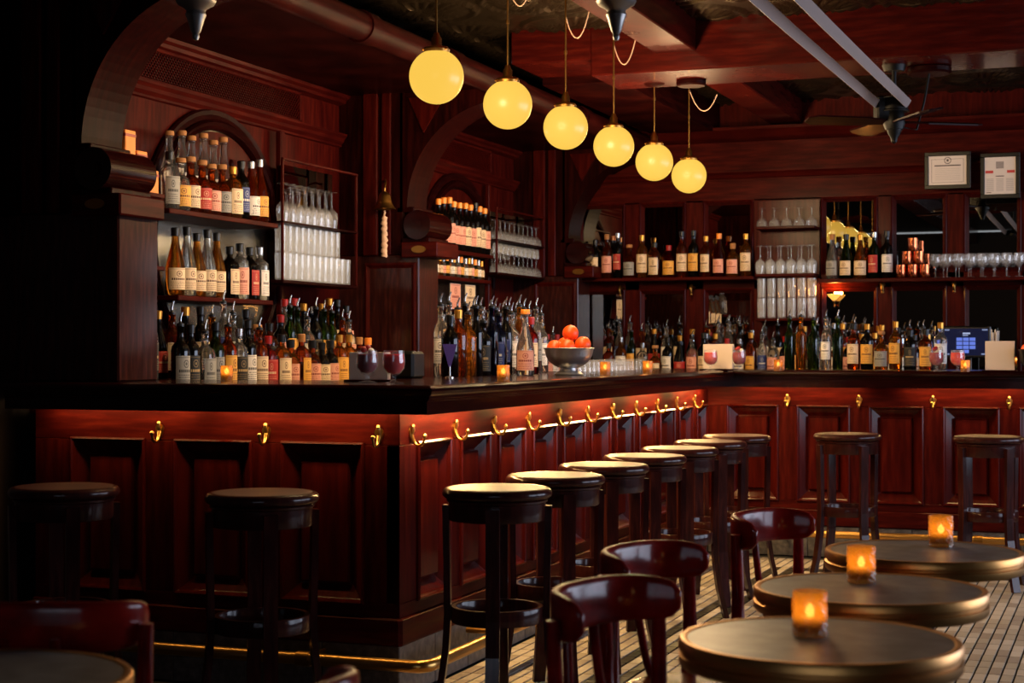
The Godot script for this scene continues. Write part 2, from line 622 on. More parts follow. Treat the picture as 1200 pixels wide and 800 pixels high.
func _tiles(f: Node3D) -> void:
	const T := 0.0485
	const TD := 0.13
	var mesh := box_mesh(Vector3(T - 0.008, 0.008, TD - 0.008), 0.0012)
	var near := []
	var rest := []
	var nx := int((2.3 + 2.35) / T)
	for i in nx:
		for j in int((9.58 - 2.4) / TD):
			var x := -2.32 + i * T
			var d := 2.4 + j * TD
			var black := false
			# double black line half a metre from the counter, following its corner
			for off in [0.50, 0.60]:
				var bx := XB + off as float
				var bd := Z2 - off as float
				if absf(x - bx) < T * 0.5 and d < bd + TD * 0.35 or absf(d - bd) < TD * 0.35 and x > bx - T * 0.5:
					black = true
			var v := in_view(x, 0.0, d)
			if v.x < 440 or v.x > 1420 or v.y > 1010:
				continue
			if v.x > 1010 and v.x < 1200 and v.y < 805 and not black:
				near.append([v.z, x, d])
			else:
				rest.append([x, d, black])
	near.sort_custom(func(a, b): return a[0] < b[0])
	for k in near.size():
		if k < 300:
			var o := part(f, "tile", mesh, M.tiles[rng.randi() % 4], P(near[k][1], -0.004 + rng.randf() * 0.0008, near[k][2]))
			o.rotation.y = rng.randf_range(-0.01, 0.01)
		else:
			rest.append([near[k][1], near[k][2], false])
	var sets := [[], [], [], [], []]
	for r in rest:
		sets[4 if r[2] else rng.randi() % 4].append(r)
	for s in 5:
		var mm := MultiMesh.new()
		mm.transform_format = MultiMesh.TRANSFORM_3D
		mm.mesh = mesh
		mm.instance_count = sets[s].size()
		for k in sets[s].size():
			mm.set_instance_transform(k, Transform3D(Basis.from_euler(Vector3(0, rng.randf_range(-0.01, 0.01), 0)), P(sets[s][k][0], -0.004 + rng.randf() * 0.0008, sets[s][k][1])))
		var o := MultiMeshInstance3D.new()
		o.name = "black_tiles" if s == 4 else "pale_tiles"
		o.multimesh = mm
		o.material_override = M.tile_black if s == 4 else M.tiles[s]
		o.set_meta("kind", "stuff")
		f.add_child(o, true)

func _ceiling() -> void:
	var c := structure("ceiling", "pressed tin ceiling between dark timber beams")
	part(c, "deck", slab(-4.1, 3.35, CEIL + 0.03, CEIL + 0.15, -2.65, ZW + 0.15, 0.0), M.black)
	part(c, "beam", slab(-2.27, -2.06, 2.706, CEIL + 0.03, -2.5, 8.165, 0.006), M.beam)
	part(c, "beam", slab(-2.27, -2.06, 2.706, CEIL + 0.03, 8.665, ZW, 0.006), M.beam)
	part(c, "beam", slab(-2.62, 3.2, 2.614, CEIL + 0.03, 8.17, 8.66, 0.006), M.beam)
	part(c, "beam", slab(-3.06, -2.62, 2.70, CEIL + 0.03, 8.17, 8.66, 0.006), M.beam)
	part(c, "soffit_board", slab(-3.06, -2.62, 2.66, CEIL + 0.03, 8.665, ZW, 0.004), M.dark_h)
	part(c, "beam", slab(0.6, 0.82, 2.706, CEIL + 0.03, -2.5, 8.165, 0.006), M.beam)
	# tin tiles with fan rosettes
	const S := 0.61
	var tile := _tin_tile(S)
	for i in 10:
		for j in 12:
			var x := -3.9 + S * (i + 0.5)
			var d := 3.85 + S * (j + 0.5)
			if d > ZW - 0.1:
				continue
			part(c, "tin_tile", tile, M.tin, P(x, CEIL, d))

func _tin_tile(s: float) -> ArrayMesh:
	var st := begin()
	const N := 36
	var hgt := func(u: float, v: float) -> float:
		var h := 0.0
		for k in [Vector2(0, 0), Vector2(1, 0), Vector2(0, 1), Vector2(1, 1)]:
			var q: Vector2 = Vector2(u, v) - k
			var r := q.length()
			if r < 0.42:
				h += (0.6 + 0.5 * cos(atan2(q.y, q.x) * 24.0)) * 0.026 * sin(clampf(r / 0.42, 0, 1) * PI)
			elif r < 0.47:
				h += 0.014
		var c := Vector2(u - 0.5, v - 0.5)
		if c.length() < 0.1:
			h += 0.014 * cos(c.length() / 0.1 * PI / 2)
		if minf(minf(u, v), minf(1 - u, 1 - v)) < 0.012:
			h -= 0.004
		return h
	st.set_smooth_group(0)
	for i in N:
		for j in N:
			var p := []
			for k in [[0, 0], [1, 0], [1, 1], [0, 1]]:
				var u: float = float(i + k[0]) / N
				var v: float = float(j + k[1]) / N
				p.append(Vector3((u - 0.5) * s, -hgt.call(u, v), (v - 0.5) * s))
			for q in [0, 2, 1, 0, 3, 2]:
				st.add_vertex(p[q])
	st.index()
	st.generate_normals()
	return st.commit()

# ------------------------------------------------------------------ the bar
const PATH := [Vector2(-3.85, 5.197), Vector2(-2.354, 5.197), Vector2(-2.354, 9.606), Vector2(1.2, 9.606)]

func _bar() -> void:
	var b := thing("bar_counter", "panelled mahogany bar front with brass coat hooks and grey stone base", "bar counter", P(XB, 0, Z1))
	var inv := Transform3D(Basis(), -P(XB, 0, Z1))
	var field := [Vector2(-0.008, 0.0), Vector2(-0.008, 0.008), Vector2(-0.002, 0.013), Vector2(0.004, 0.009), Vector2(0.008, 0.0), Vector2(0.012, -0.004), Vector2(0.052, -0.036), Vector2(0.058, -0.037), Vector2(0.059, -0.022), Vector2(0.066, -0.015)]
	var runs := [
		{"t": Transform3D(Basis(), P(-3.85, 0, Z1)), "len": 1.496, "panels": [[0.169, 0.475], [0.612, 0.917], [1.046, 1.356]], "hooks": [0.543, 0.981, 1.420]},
		{"t": Transform3D(Basis(Vector3.UP, PI / 2), P(XB, 0, Z1)), "len": 4.409, "panels": [], "hooks": []},
		{"t": Transform3D(Basis(), P(XB, 0, Z2)), "len": 3.55, "panels": [], "hooks": []},
	]
	for k in 10:
		runs[1].panels.append([0.150 + 0.3985 * k, 0.437 + 0.3985 * k])
	runs[1].panels.append([0.150 + 3.985, 4.409 - 0.03])
	for k in 11:
		runs[1].hooks.append(0.091 + 0.3985 * k)
	for k in 8:
		runs[2].panels.append([0.123 + 0.4135 * k, 0.415 + 0.4135 * k])
		runs[2].hooks.append(0.476 + 0.4135 * k)
	for r in runs:
		var T: Transform3D = inv * r.t
		var L: float = r.len
		var put := func(called: String, mesh: Mesh, m: Material, at: Vector3) -> MeshInstance3D:
			var o := part(b, called, mesh, m)
			o.transform = T * Transform3D(Basis(), at)
			return o
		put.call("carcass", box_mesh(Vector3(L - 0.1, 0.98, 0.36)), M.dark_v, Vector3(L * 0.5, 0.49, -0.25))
		put.call("rail", box_mesh(Vector3(L, 0.114, 0.05), 0.002), M.wood_h, Vector3(L * 0.5, 0.926, -0.025))
		put.call("rail", box_mesh(Vector3(L, 0.05, 0.05), 0.002), M.wood_h, Vector3(L * 0.5, 0.300, -0.025))
		put.call("plinth", box_mesh(Vector3(L + 0.012, 0.095, 0.07), 0.006), M.wood_h, Vector3(L * 0.5, 0.228, -0.023))
		var at := 0.0
		for p in r.panels + [[L, L]]:
			if p[0] - at > 0.004:
				put.call("stile", box_mesh(Vector3(p[0] - at, 0.544, 0.05), 0.002), M.wood_v, Vector3((p[0] + at) * 0.5, 0.597, -0.025))
			if p[1] > p[0]:
				var key := "panel%.4f" % (p[1] - p[0])
				if not cache.has(key):
					var st := begin()
					loops(st, p[1] - p[0], 0.544, field)
					cache[key] = st.commit()
				put.call("panel", cache[key], M.panel, Vector3((p[0] + p[1]) * 0.5, 0.597, 0.0))
			at = p[1]
		var nt := maxi(1, roundi(L / 0.305))
		for k in nt:
			put.call("base_tile", box_mesh(Vector3(L / nt - 0.003, 0.178, 0.04), 0.003), M.stone, Vector3(L / nt * (k + 0.5), 0.09, -0.022))
		for x in r.hooks:
			put.call("coat_hook", _hook(), M.brass, Vector3(x, 0.866, 0.0)).scale = Vector3(1.4, 1.3, 1.25)
	# counter top
	var w := thing("worktop", "long dark polished wooden bar top with moulded edge", "bar top", P(XB, TOP, Z1))
	var st2 := begin()
	mitre(st2, PATH, [Vector2(-0.50, 1.0813), Vector2(0.188, 1.0813), Vector2(0.200, 1.078), Vector2(0.207, 1.071), Vector2(0.209, 1.062), Vector2(0.206, 1.053), Vector2(0.199, 1.047), Vector2(0.193, 1.045), Vector2(0.193, 1.038), Vector2(0.186, 1.034), Vector2(0.186, 1.030), Vector2(0.180, 1.026), Vector2(0.180, 0.984), Vector2(0.16, 0.984), Vector2(0.16, 1.02), Vector2(-0.50, 1.02)])
	var cm := part(w, "slab", st2.commit(), M.counter)
	cm.position = -P(XB, TOP, Z1)
	# little lamps under the overhang: glowing strip plus area light of the same length
	var segs := [[P(-3.45, 1.004, Z1 - 0.06), 0.62, 0.0, 0.32], [P(-2.72, 1.004, Z1 - 0.06), 0.70, 0.0, 0.5]]
	for k in 5:
		segs.append([P(XB + 0.06, 1.004, Z1 + 0.34 + k * 0.9), 0.62, PI / 2, 1.6])
	for k in 3:
		segs.append([P(XB + 0.55 + k * 0.95, 1.004, Z2 - 0.06), 0.70, 0.0, 0.5])
	var names := ["near counter run beside the pillar", "near counter run at its corner", "long counter run, nearest the corner", "long counter run, second from the corner", "long counter run, midway", "long counter run, second from the inner corner", "long counter run, nearest the inner corner", "far counter run, by the inner corner", "far counter run, midway", "far counter run, at the right"]
	for k in segs.size():
		var s: Array = segs[k]
		var o := thing("light_strip", "thin amber light strip under the %s" % names[k], "light strip", s[0], s[2], "light strips under the bar top")
		var housing := part(o, "housing", box_mesh(Vector3(s[1], 0.006, 0.03), 0.001), M.black, Vector3(0, 0.0125, 0))
		part(housing, "light_diffuser", box_mesh(Vector3(s[1] - 0.01, 0.008, 0.022), 0.002), M.led, Vector3(0, -0.0085, 0))
		var l := AreaLight3D.new()
		l.name = "strip_light"
		l.area_size = Vector2(s[1], 0.02)
		l.area_normalize_energy = true
		l.light_color = Color(1.0, 0.80, 0.50)
		l.light_energy = 0.60 * s[3]
		l.area_range = 6.0
		l.area_attenuation = 2.0
		l.shadow_enabled = true
		o.add_child(l)
		l.position = Vector3(0, -0.003, 0)
		l.basis = Basis(Vector3.RIGHT, deg_to_rad(-60.0 if k < 2 else -90.0))   # the near strips are tilted towards the panels
	# brass foot rail on brackets
	var fr := thing("foot_rail", "polished brass foot rail along the base of the bar", "foot rail", P(XB + 0.174, 0, Z1 - 0.174))
	var o0 := -P(XB + 0.174, 0, Z1 - 0.174)
	var pts := []
	for p in [Vector2(-3.84, Z1 - 0.174), Vector2(-2.9, Z1 - 0.174), Vector2(XB + 0.174 - 0.05, Z1 - 0.174)]:
		pts.append(P(p.x, 0.152, p.y) + o0)
	for k in range(1, 4):
		var a := PI / 2 * k / 4.0
		pts.append(P(XB + 0.124 + 0.05 * sin(a), 0.152, Z1 - 0.124 - 0.05 * cos(a)) + o0)
	for d in [Z1 - 0.124, 6.5, 8.0, Z2 - 0.224]:
		pts.append(P(XB + 0.174, 0.152, d) + o0)
	for k in range(1, 4):
		var a := PI / 2 * k / 4.0
		pts.append(P(XB + 0.224 - 0.05 * cos(a), 0.152, Z2 - 0.224 + 0.05 * sin(a)) + o0)
	for x in [XB + 0.224, -1.0, 1.2]:
		pts.append(P(x, 0.152, Z2 - 0.174) + o0)
	var st3 := begin()
	tube(st3, pts, 0.021, 14)
	part(fr, "tube", st3.commit(), M.brass)
	var st4 := begin()
	tube(st4, [Vector3(0, 0.152, -0.15), Vector3(0, 0.152, 0)], 0.011, 8)
	tube(st4, [Vector3(-0.024, 0.152, 0), Vector3(0.024, 0.152, 0)], 0.026, 14)
	var bracket := st4.commit()
	for x in [-3.5, -2.63]:
		part(fr, "bracket", bracket, M.brass_old, P(x, 0, Z1 - 0.174) + o0)
	for d in [5.75, 6.95, 8.15, 9.2]:
		var k := part(fr, "bracket", bracket, M.brass_old, P(XB + 0.174, 0, d) + o0)
		k.rotation.y = PI / 2
	for x in [-1.9, -0.79, 0.3]:
		part(fr, "bracket", bracket, M.brass_old, P(x, 0, Z2 - 0.174) + o0)

func _hook() -> ArrayMesh:
	if not cache.has("hook"):
		var st := begin()
		# teardrop back plate
		var poly := PackedVector2Array()
		for k in 16:
			var a := TAU * k / 16
			var s := sin(a)
			poly.append(Vector2(cos(a) * (0.0125 if s > 0 else 0.0125 * (1.0 + 0.45 * s)), 0.036 + s * (0.0125 if s > 0 else 0.030)))
		prism(st, poly, 0.0, 0.004)
		tube(st, [Vector3(0, 0.030, 0.003), Vector3(0, 0.016, 0.008), Vector3(0, 0.004, 0.014), Vector3(0, -0.001, 0.024), Vector3(0, 0.002, 0.034), Vector3(0, 0.012, 0.041), Vector3(0, 0.022, 0.043)], [0.0055, 0.005, 0.0045, 0.004, 0.004, 0.0035, 0.0035], 8)
		ball(st, Vector3(0, 0.025, 0.043), 0.0065, 10)
		tube(st, [Vector3(0, 0.030, 0.003), Vector3(0, 0.040, 0.008), Vector3(0, 0.050, 0.007)], [0.0055, 0.0058, 0.006], 8)
		ball(st, Vector3(0, 0.051, 0.007), 0.0068, 8)
		cache["hook"] = st.commit()
	return cache["hook"]

# ------------------------------------------------------------------ pillars, brackets and canopy of the left wall
const BAYS := [5.13, 8.04, 10.73]
func _pillars() -> void:
	var where := ["at the left end of the bar", "behind the bar between the two round niches", "in the far corner beside the mirrors"]
	for i in 3:
		var d: float = BAYS[i]
		var base := TOP + 0.001 if i == 0 else 0.0
		var x1 := -3.53 if i > 0 else -3.44
		var p := thing("pillar", "dark mahogany pillar with curved bracket %s" % where[i], "pillar", P(XW, base, d), 0, "pillars of the back bar")
		var o := -P(XW, base, d)
		var th := 0.26
		part(p, "lower_post", slab(XW, x1, base, 1.70, d, d + th, 0.006), M.stool, o)
		var st := begin()
		loops(st, x1 - 0.03 + 3.86, 1.66 - 0.95, [Vector2(0, 0), Vector2(0.0, 0.006), Vector2(0.012, 0.010), Vector2(0.02, 0.004), Vector2(0.03, -0.002)])
		if i > 0:
			var q := part(p, "panel", st.commit(), M.wood_v)
			q.position = P((x1 - 3.86) * 0.5, 1.305, d - 0.001) + o
		part(p, "upper_post", slab(XW, -3.62, 1.70, CEIL, d, d + th, 0.006), M.dark_v, o)
		part(p, "pilaster", slab(-3.85, -3.765, 1.70, 2.60, d - 0.022, d, 0.005), M.wood_v, o)
		part(p, "pilaster", slab(-3.745, -3.69, 1.70, 2.60, d - 0.014, d, 0.005), M.wood_v, o)
		# corbel block with a small brass plate, then the scrolled roll
		var corbel := part(p, "corbel_block", slab(-3.62, -3.41, 1.685, 1.765, d - 0.035, d + th, 0.006), M.wood_h, o)
		var pl := begin()
		for e in 1:
			var poly := PackedVector2Array()
			for k in 20:
				poly.append(Vector2(cos(TAU * k / 20) * 0.042, sin(TAU * k / 20) * 0.019))
			prism(pl, poly, 0.0, 0.006)
		part(corbel, "name_plate", pl.commit(), M.brass_old, P(-3.515, 1.727, d - 0.036))
		var r := begin()
		tube(r, [P(-3.53, 1.857, d - 0.03), P(-3.53, 1.857, d + th + 0.01)], 0.078, 24)
		for z in [d - 0.035, d + th + 0.012]:
			tube(r, [P(-3.53, 1.857, z - 0.004), P(-3.53, 1.857, z + 0.004)], 0.03, 16)
		part(p, "scroll_roll", r.commit(), M.counter, o)
		part(p, "neck", slab(-3.64, -3.47, 1.765, 1.79, d, d + th, 0.004), M.dark_v, o)
		part(p, "neck", slab(-3.66, -3.56, 1.925, 1.955, d, d + th, 0.004), M.dark_v, o)
		# quarter-circle bracket carrying the canopy
		var poly := PackedVector2Array()
		var R := 0.546
		for k in 25:
			var a := PI / 2 * k / 24
			poly.append(Vector2(-3.6 + R - R * cos(a), 1.95 + R * sin(a)))
		poly.append(Vector2(-3.054, 2.56))
		poly.append(Vector2(-3.64, 2.56))
		poly.append(Vector2(-3.64, 1.95))
		var br := begin()
		prism(br, poly, 0.0, th)
		part(p, "curved_bracket", br.commit(), M.dark_v, P(0, 0, d + th) + o)
		var tr := begin()
		prism(tr, PackedVector2Array([Vector2(-3.585, 2.53), Vector2(-3.385, 2.53), Vector2(-3.50, 2.345)]), 0.0, 0.014)
		part(p, "spandrel_panel", tr.commit(), M.panel, P(0, 0, d) + o)
	# canopy over the back bar with a half-round front
	var c := thing("canopy", "dark wooden canopy over the back bar with rounded front edge", "canopy", P(-3.05, 2.56, 5.0))
	var o := -P(-3.05, 2.56, 5.0)
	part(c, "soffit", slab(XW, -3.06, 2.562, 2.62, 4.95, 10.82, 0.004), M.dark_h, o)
	var rr := begin()
	tube(rr, [P(-3.04, 2.56, 4.95), P(-3.04, 2.56, 10.82)], 0.062, 20)
	part(c, "round_edge", rr.commit(), M.dark_h, o)
	for d in [5.26, 6.35, 7.3, 8.17, 9.3, 10.74]:
		var k := begin()
		tube(k, [P(-3.04, 2.56, d - 0.05), P(-3.04, 2.56, d + 0.05)], 0.070, 20)
		part(c, "collar", k.commit(), M.dark_h, o)
	# bell on the middle pillar
	var bell := thing("bell", "small brass bell with knotted white rope on the pillar", "bell", P(-3.68, 1.935, 7.93))
	bell.scale = Vector3(1.2, 1.15, 1.2)
	var bo := begin()
	lathe(bo, [Vector2(0.046, 0.0), Vector2(0.050, 0.002), Vector2(0.040, 0.016), Vector2(0.032, 0.035), Vector2(0.027, 0.060), Vector2(0.018, 0.076), Vector2(0.006, 0.083), Vector2(0.006, 0.10), Vector2(0.0, 0.10)], 24)
	lathe(bo, [Vector2(0.0, 0.070), Vector2(0.022, 0.058), Vector2(0.028, 0.035), Vector2(0.036, 0.016), Vector2(0.046, 0.0)], 24)
	part(bell, "bell_body", bo.commit(), M.brass_old)
	var ha := begin()
	tube(ha, [Vector3(0, 0.09, 0), Vector3(0, 0.125, -0.01), Vector3(-0.02, 0.14, -0.05), Vector3(-0.035, 0.135, -0.09)], 0.005, 8)
	box(ha, Vector3(-0.047, 0.10, -0.096), Vector3(-0.023, 0.17, -0.086), 0.003)
	part(bell, "wall_hook", ha.commit(), M.brass_old)
	var ro := begin()
	var pts := []
	var rad := []
	for k in 26:
		pts.append(Vector3(sin(k * 1.7) * 0.002, -0.005 - k * 0.0085, cos(k * 1.7) * 0.002))
		rad.append(0.0125 + 0.003 * sin(k * 2.1) if k > 3 else 0.004)
	rad[24] = 0.015
	rad[25] = 0.012
	tube(ro, pts, rad, 10)
	part(bell, "rope", ro.commit(), M.rope)

# ------------------------------------------------------------------ left back bar: two bays with round mirrors, shelves and racks
func ring_mesh(r0: float, r1: float, depth: float, segs := 56, a0 := 0.0, a1 := TAU) -> ArrayMesh:
	# moulded round frame in the plane facing +x, centred on the origin
	var st := begin()
	var prof := [Vector2(r1, 0), Vector2(r1, depth * 0.6), Vector2(r1 - 0.008, depth), Vector2((r0 + r1) * 0.5, depth * 0.8), Vector2(r0 + 0.008, depth), Vector2(r0, depth * 0.5), Vector2(r0, 0)]
	for k in segs:
		var f0 := lerpf(a0, a1, float(k) / segs)
		var f1 := lerpf(a0, a1, float(k + 1) / segs)
		for j in prof.size() - 1:
			var q := []
			for e in [[f0, j], [f0, j + 1], [f1, j + 1], [f1, j]]:
				var p: Vector2 = prof[e[1]]
				q.append(Vector3(p.y, sin(e[0]) * p.x, cos(e[0]) * p.x))
			quad(st, q[0], q[3], q[2], q[1])
	return st.commit()

func disc_mesh(r: float, depth: float, x := 0.0) -> ArrayMesh:
	var st := begin()
	for k in 56:
		var a := TAU * k / 56
		var b := TAU * (k + 1) / 56
		tri(st, Vector3(depth, 0, 0), Vector3(depth, sin(a) * r, cos(a) * r), Vector3(depth, sin(b) * r, cos(b) * r))
	return st.commit()

func _left_back_bar() -> void:
	var names := ["near", "far"]
	var cen := [6.745, 9.69]
	for i in 2:
		var d0: float = BAYS[i] + 0.26
		var d1: float = BAYS[i + 1]
		var c: float = cen[i]
		var t := thing("back_bar_bay", "mahogany back bar bay with round mirror, %s one along the left wall" % names[i], "back bar", P(XW, 0, c), 0, "back bar bays")
		var o := -P(XW, 0, c)
		part(t, "back_panel", slab(XW, XW + 0.02, 0.95, 2.56, d0, d1, 0.0), M.wood_v, o)
		var c0 := 5.72 if i == 0 else d0
		var c1 := d1 if i == 0 else 10.60
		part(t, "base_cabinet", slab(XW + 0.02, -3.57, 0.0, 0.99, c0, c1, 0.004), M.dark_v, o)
		part(t, "back_counter", slab(XW + 0.02, -3.55, 0.99, 1.02, c0, c1, 0.004), M.dark_h, o)
		part(t, "bottle_step", slab(XW + 0.02, -3.655, 1.02, 1.08, c0, c1, 0.003), M.dark_h, o)
		part(t, "bottle_step", slab(XW + 0.02, -3.755, 1.08, 1.14, c0, c1, 0.003), M.dark_h, o)
		if i == 1:
			part(t, "menu_ledge", slab(XW + 0.03, -3.76, 1.42, 1.439, 8.86, 9.72, 0.002), M.dark_h, o)
		# round mirror: upper part a carved board, lower part old silvered glass
		part(t, "round_mirror", disc_mesh(0.55, 0.0), M.mirror_old, P(XW + 0.026, 1.675, c) + o)
		var up := begin()
		var poly := PackedVector2Array()
		for k in 25:
			var a := lerpf(0.24, PI - 0.24, k / 24.0)
			poly.append(Vector2(cos(a) * 0.535, sin(a) * 0.535))
		prism(up, poly, 0.0, 0.012)
		var ub := part(t, "carved_board", up.commit(), M.panel, P(XW + 0.026, 1.675, c) + o)
		ub.rotation.y = PI / 2
		for s in [[-0.12, 0.40], [0.12, 0.40], [0.30, 0.26], [-0.30, 0.26]]:
			var kn := begin()
			ball(kn, Vector3.ZERO, 0.018, 12)
			var q := part(t, "wooden_boss", kn.commit(), M.dark_v, P(XW + 0.040, 1.675 + s[1], c + s[0]) + o)
			q.scale = Vector3(0.7, 1.2, 0.9)
		part(t, "round_frame", ring_mesh(0.54, 0.585, 0.042), M.dark_h, P(XW + 0.02, 1.675, c) + o)
		part(t, "outer_frame", ring_mesh(0.585, 0.64, 0.025), M.dark_h, P(XW + 0.02, 1.675, c) + o)
		# shelves
		for s in ([[1.79, 5.97, 6.91], [1.428, 6.04, 6.86]] if i == 0 else [[1.79, 8.86, 9.72], [1.63, 8.82, 9.68]]):
			part(t, "shelf", slab(XW + 0.02, -3.755, s[0] - 0.022, s[0], s[1], s[2], 0.003), M.wood_h, o)
		if i == 0:
			part(t, "bottle_riser", slab(XW + 0.04, -3.855, 1.7905, 1.855, 6.14, 6.72, 0.003), M.dark_h, o)
		# short shelves beside the niche
		if i == 0:
			for y in [1.845, 1.545]:
				part(t, "short_shelf", slab(XW + 0.03, -3.77, y - 0.018, y, d0, 5.96, 0.003), M.wood_h, o)
		else:
			part(t, "short_shelf", slab(XW + 0.02, -3.76, 1.73, 1.748, d0, 8.72, 0.003), M.wood_h, o)
		# post beside the rack
		var px: float = 6.97 if i == 0 else 9.80
		part(t, "post", slab(XW + 0.052, XW + 0.085, 1.12, 2.28, px + 0.30, px + 0.345, 0.006), M.wood_v, o)
		# cornice mouldings and grille
		var cm := begin()
		mitre(cm, [Vector2(XW + 0.02, d0), Vector2(XW + 0.02, d1)], [Vector2(0, 2.355), Vector2(0.05, 2.355), Vector2(0.05, 2.345), Vector2(0.036, 2.33), Vector2(0.03, 2.315), Vector2(0.015, 2.30), Vector2(0.015, 2.29), Vector2(0, 2.285)])
		part(t, "cornice", cm.commit(), M.wood_h, o)
		var cm2 := begin()
		mitre(cm2, [Vector2(XW + 0.02, d0), Vector2(XW + 0.02, d1)], [Vector2(0, 2.56), Vector2(0.07, 2.56), Vector2(0.065, 2.545), Vector2(0.045, 2.535), Vector2(0.04, 2.52), Vector2(0.02, 2.515), Vector2(0, 2.51)])
		part(t, "cornice", cm2.commit(), M.wood_h, o)
		var g := begin()
		var h := 0.150
		var y0 := 2.358
		var ga := d0 + 0.04
		var gb := d1 - 0.5
		var n := int((gb - ga + h) / 0.023)
		for k in n:
			for s in [-1.0, 1.0]:
				var a0: float = ga + k * 0.023 - (0.0 if s > 0 else h) + (-h if s > 0 else 0.0)
				var pa := Vector2(a0, 0.0) if s > 0 else Vector2(a0 + h, 0.0)
				var pb := Vector2(a0 + h, h) if s > 0 else Vector2(a0, h)
				# clip to the frame
				if pa.x < ga:
					pa = Vector2(ga, (ga - pa.x)) if s > 0 else pa
				if pb.x < ga:
					pb = Vector2(ga, h - (ga - pb.x)) if s < 0 else pb
				if pb.x > gb:
					pb = Vector2(gb, h - (pb.x - gb)) if s > 0 else pb
				if pa.x > gb:
					pa = Vector2(gb, pa.x - gb) if s < 0 else pa
				if pa.x < ga - 0.001 or pb.x < ga - 0.001 or pa.x > gb + 0.001 or pb.x > gb + 0.001 or absf(pa.x - pb.x) < 0.004:
					continue
				tube(g, [P(XW + 0.036 + 0.004 * s, y0 + pa.y, pa.x), P(XW + 0.036 + 0.004 * s, y0 + pb.y, pb.x)], 0.004, 4, false)
		part(t, "grille_backing", slab(XW + 0.02, XW + 0.024, y0, y0 + h, ga, gb, 0.0), M.black, o)
		var gm := part(t, "lattice", g.commit(), M.wood_h, o)
		gm.set_meta("kind", "stuff")
		part(t, "grille_frame", boxes([[XW + 0.02, XW + 0.05, y0 - 0.004, y0 + 0.012, ga - 0.02, gb + 0.02], [XW + 0.02, XW + 0.05, y0 + h - 0.012, y0 + h + 0.004, ga - 0.02, gb + 0.02], [XW + 0.02, XW + 0.05, y0, y0 + h, gb, gb + 0.02], [XW + 0.02, XW + 0.05, y0, y0 + h, ga - 0.02, ga]], 0.003), M.wood_h, o)
		# glass rack on the right of the bay
		var r := thing("glass_rack", "wooden wall rack with glass shelves of stacked glasses, %s one on left wall" % names[i], "rack", P(XW + 0.02, 1.5, px), 0, "glass racks on the left wall")
		var ro := -P(XW + 0.02, 1.5, px)
		var r1: float = 7.78 if i == 0 else 10.70
		var ys := [1.53, 1.81, 2.11] if i == 0 else [1.69, 1.90, 2.10]
		part(r, "mirror_back", slab(-3.916, -3.911, ys[0], ys[2], px + 0.26, r1, 0.0), M.mirror, ro)
		part(r, "shelf", slab(-3.91, -3.76, ys[0] - 0.016, ys[0], px, r1, 0.003), M.dark_h, ro)
		part(r, "shelf", slab(-3.91, -3.76, ys[1] - 0.010, ys[1], px, r1, 0.002), M.dark_h, ro)
		part(r, "top_rail", boxes([[-3.775, -3.76, ys[2] - 0.012, ys[2], px, r1]], 0.003), M.wood_h, ro)
		for d in [px + 0.006, r1 - 0.006]:
			part(r, "rod", boxes([[-3.775, -3.763, ys[0], ys[2], d - 0.006, d + 0.006]], 0.002), M.wood_v, ro)

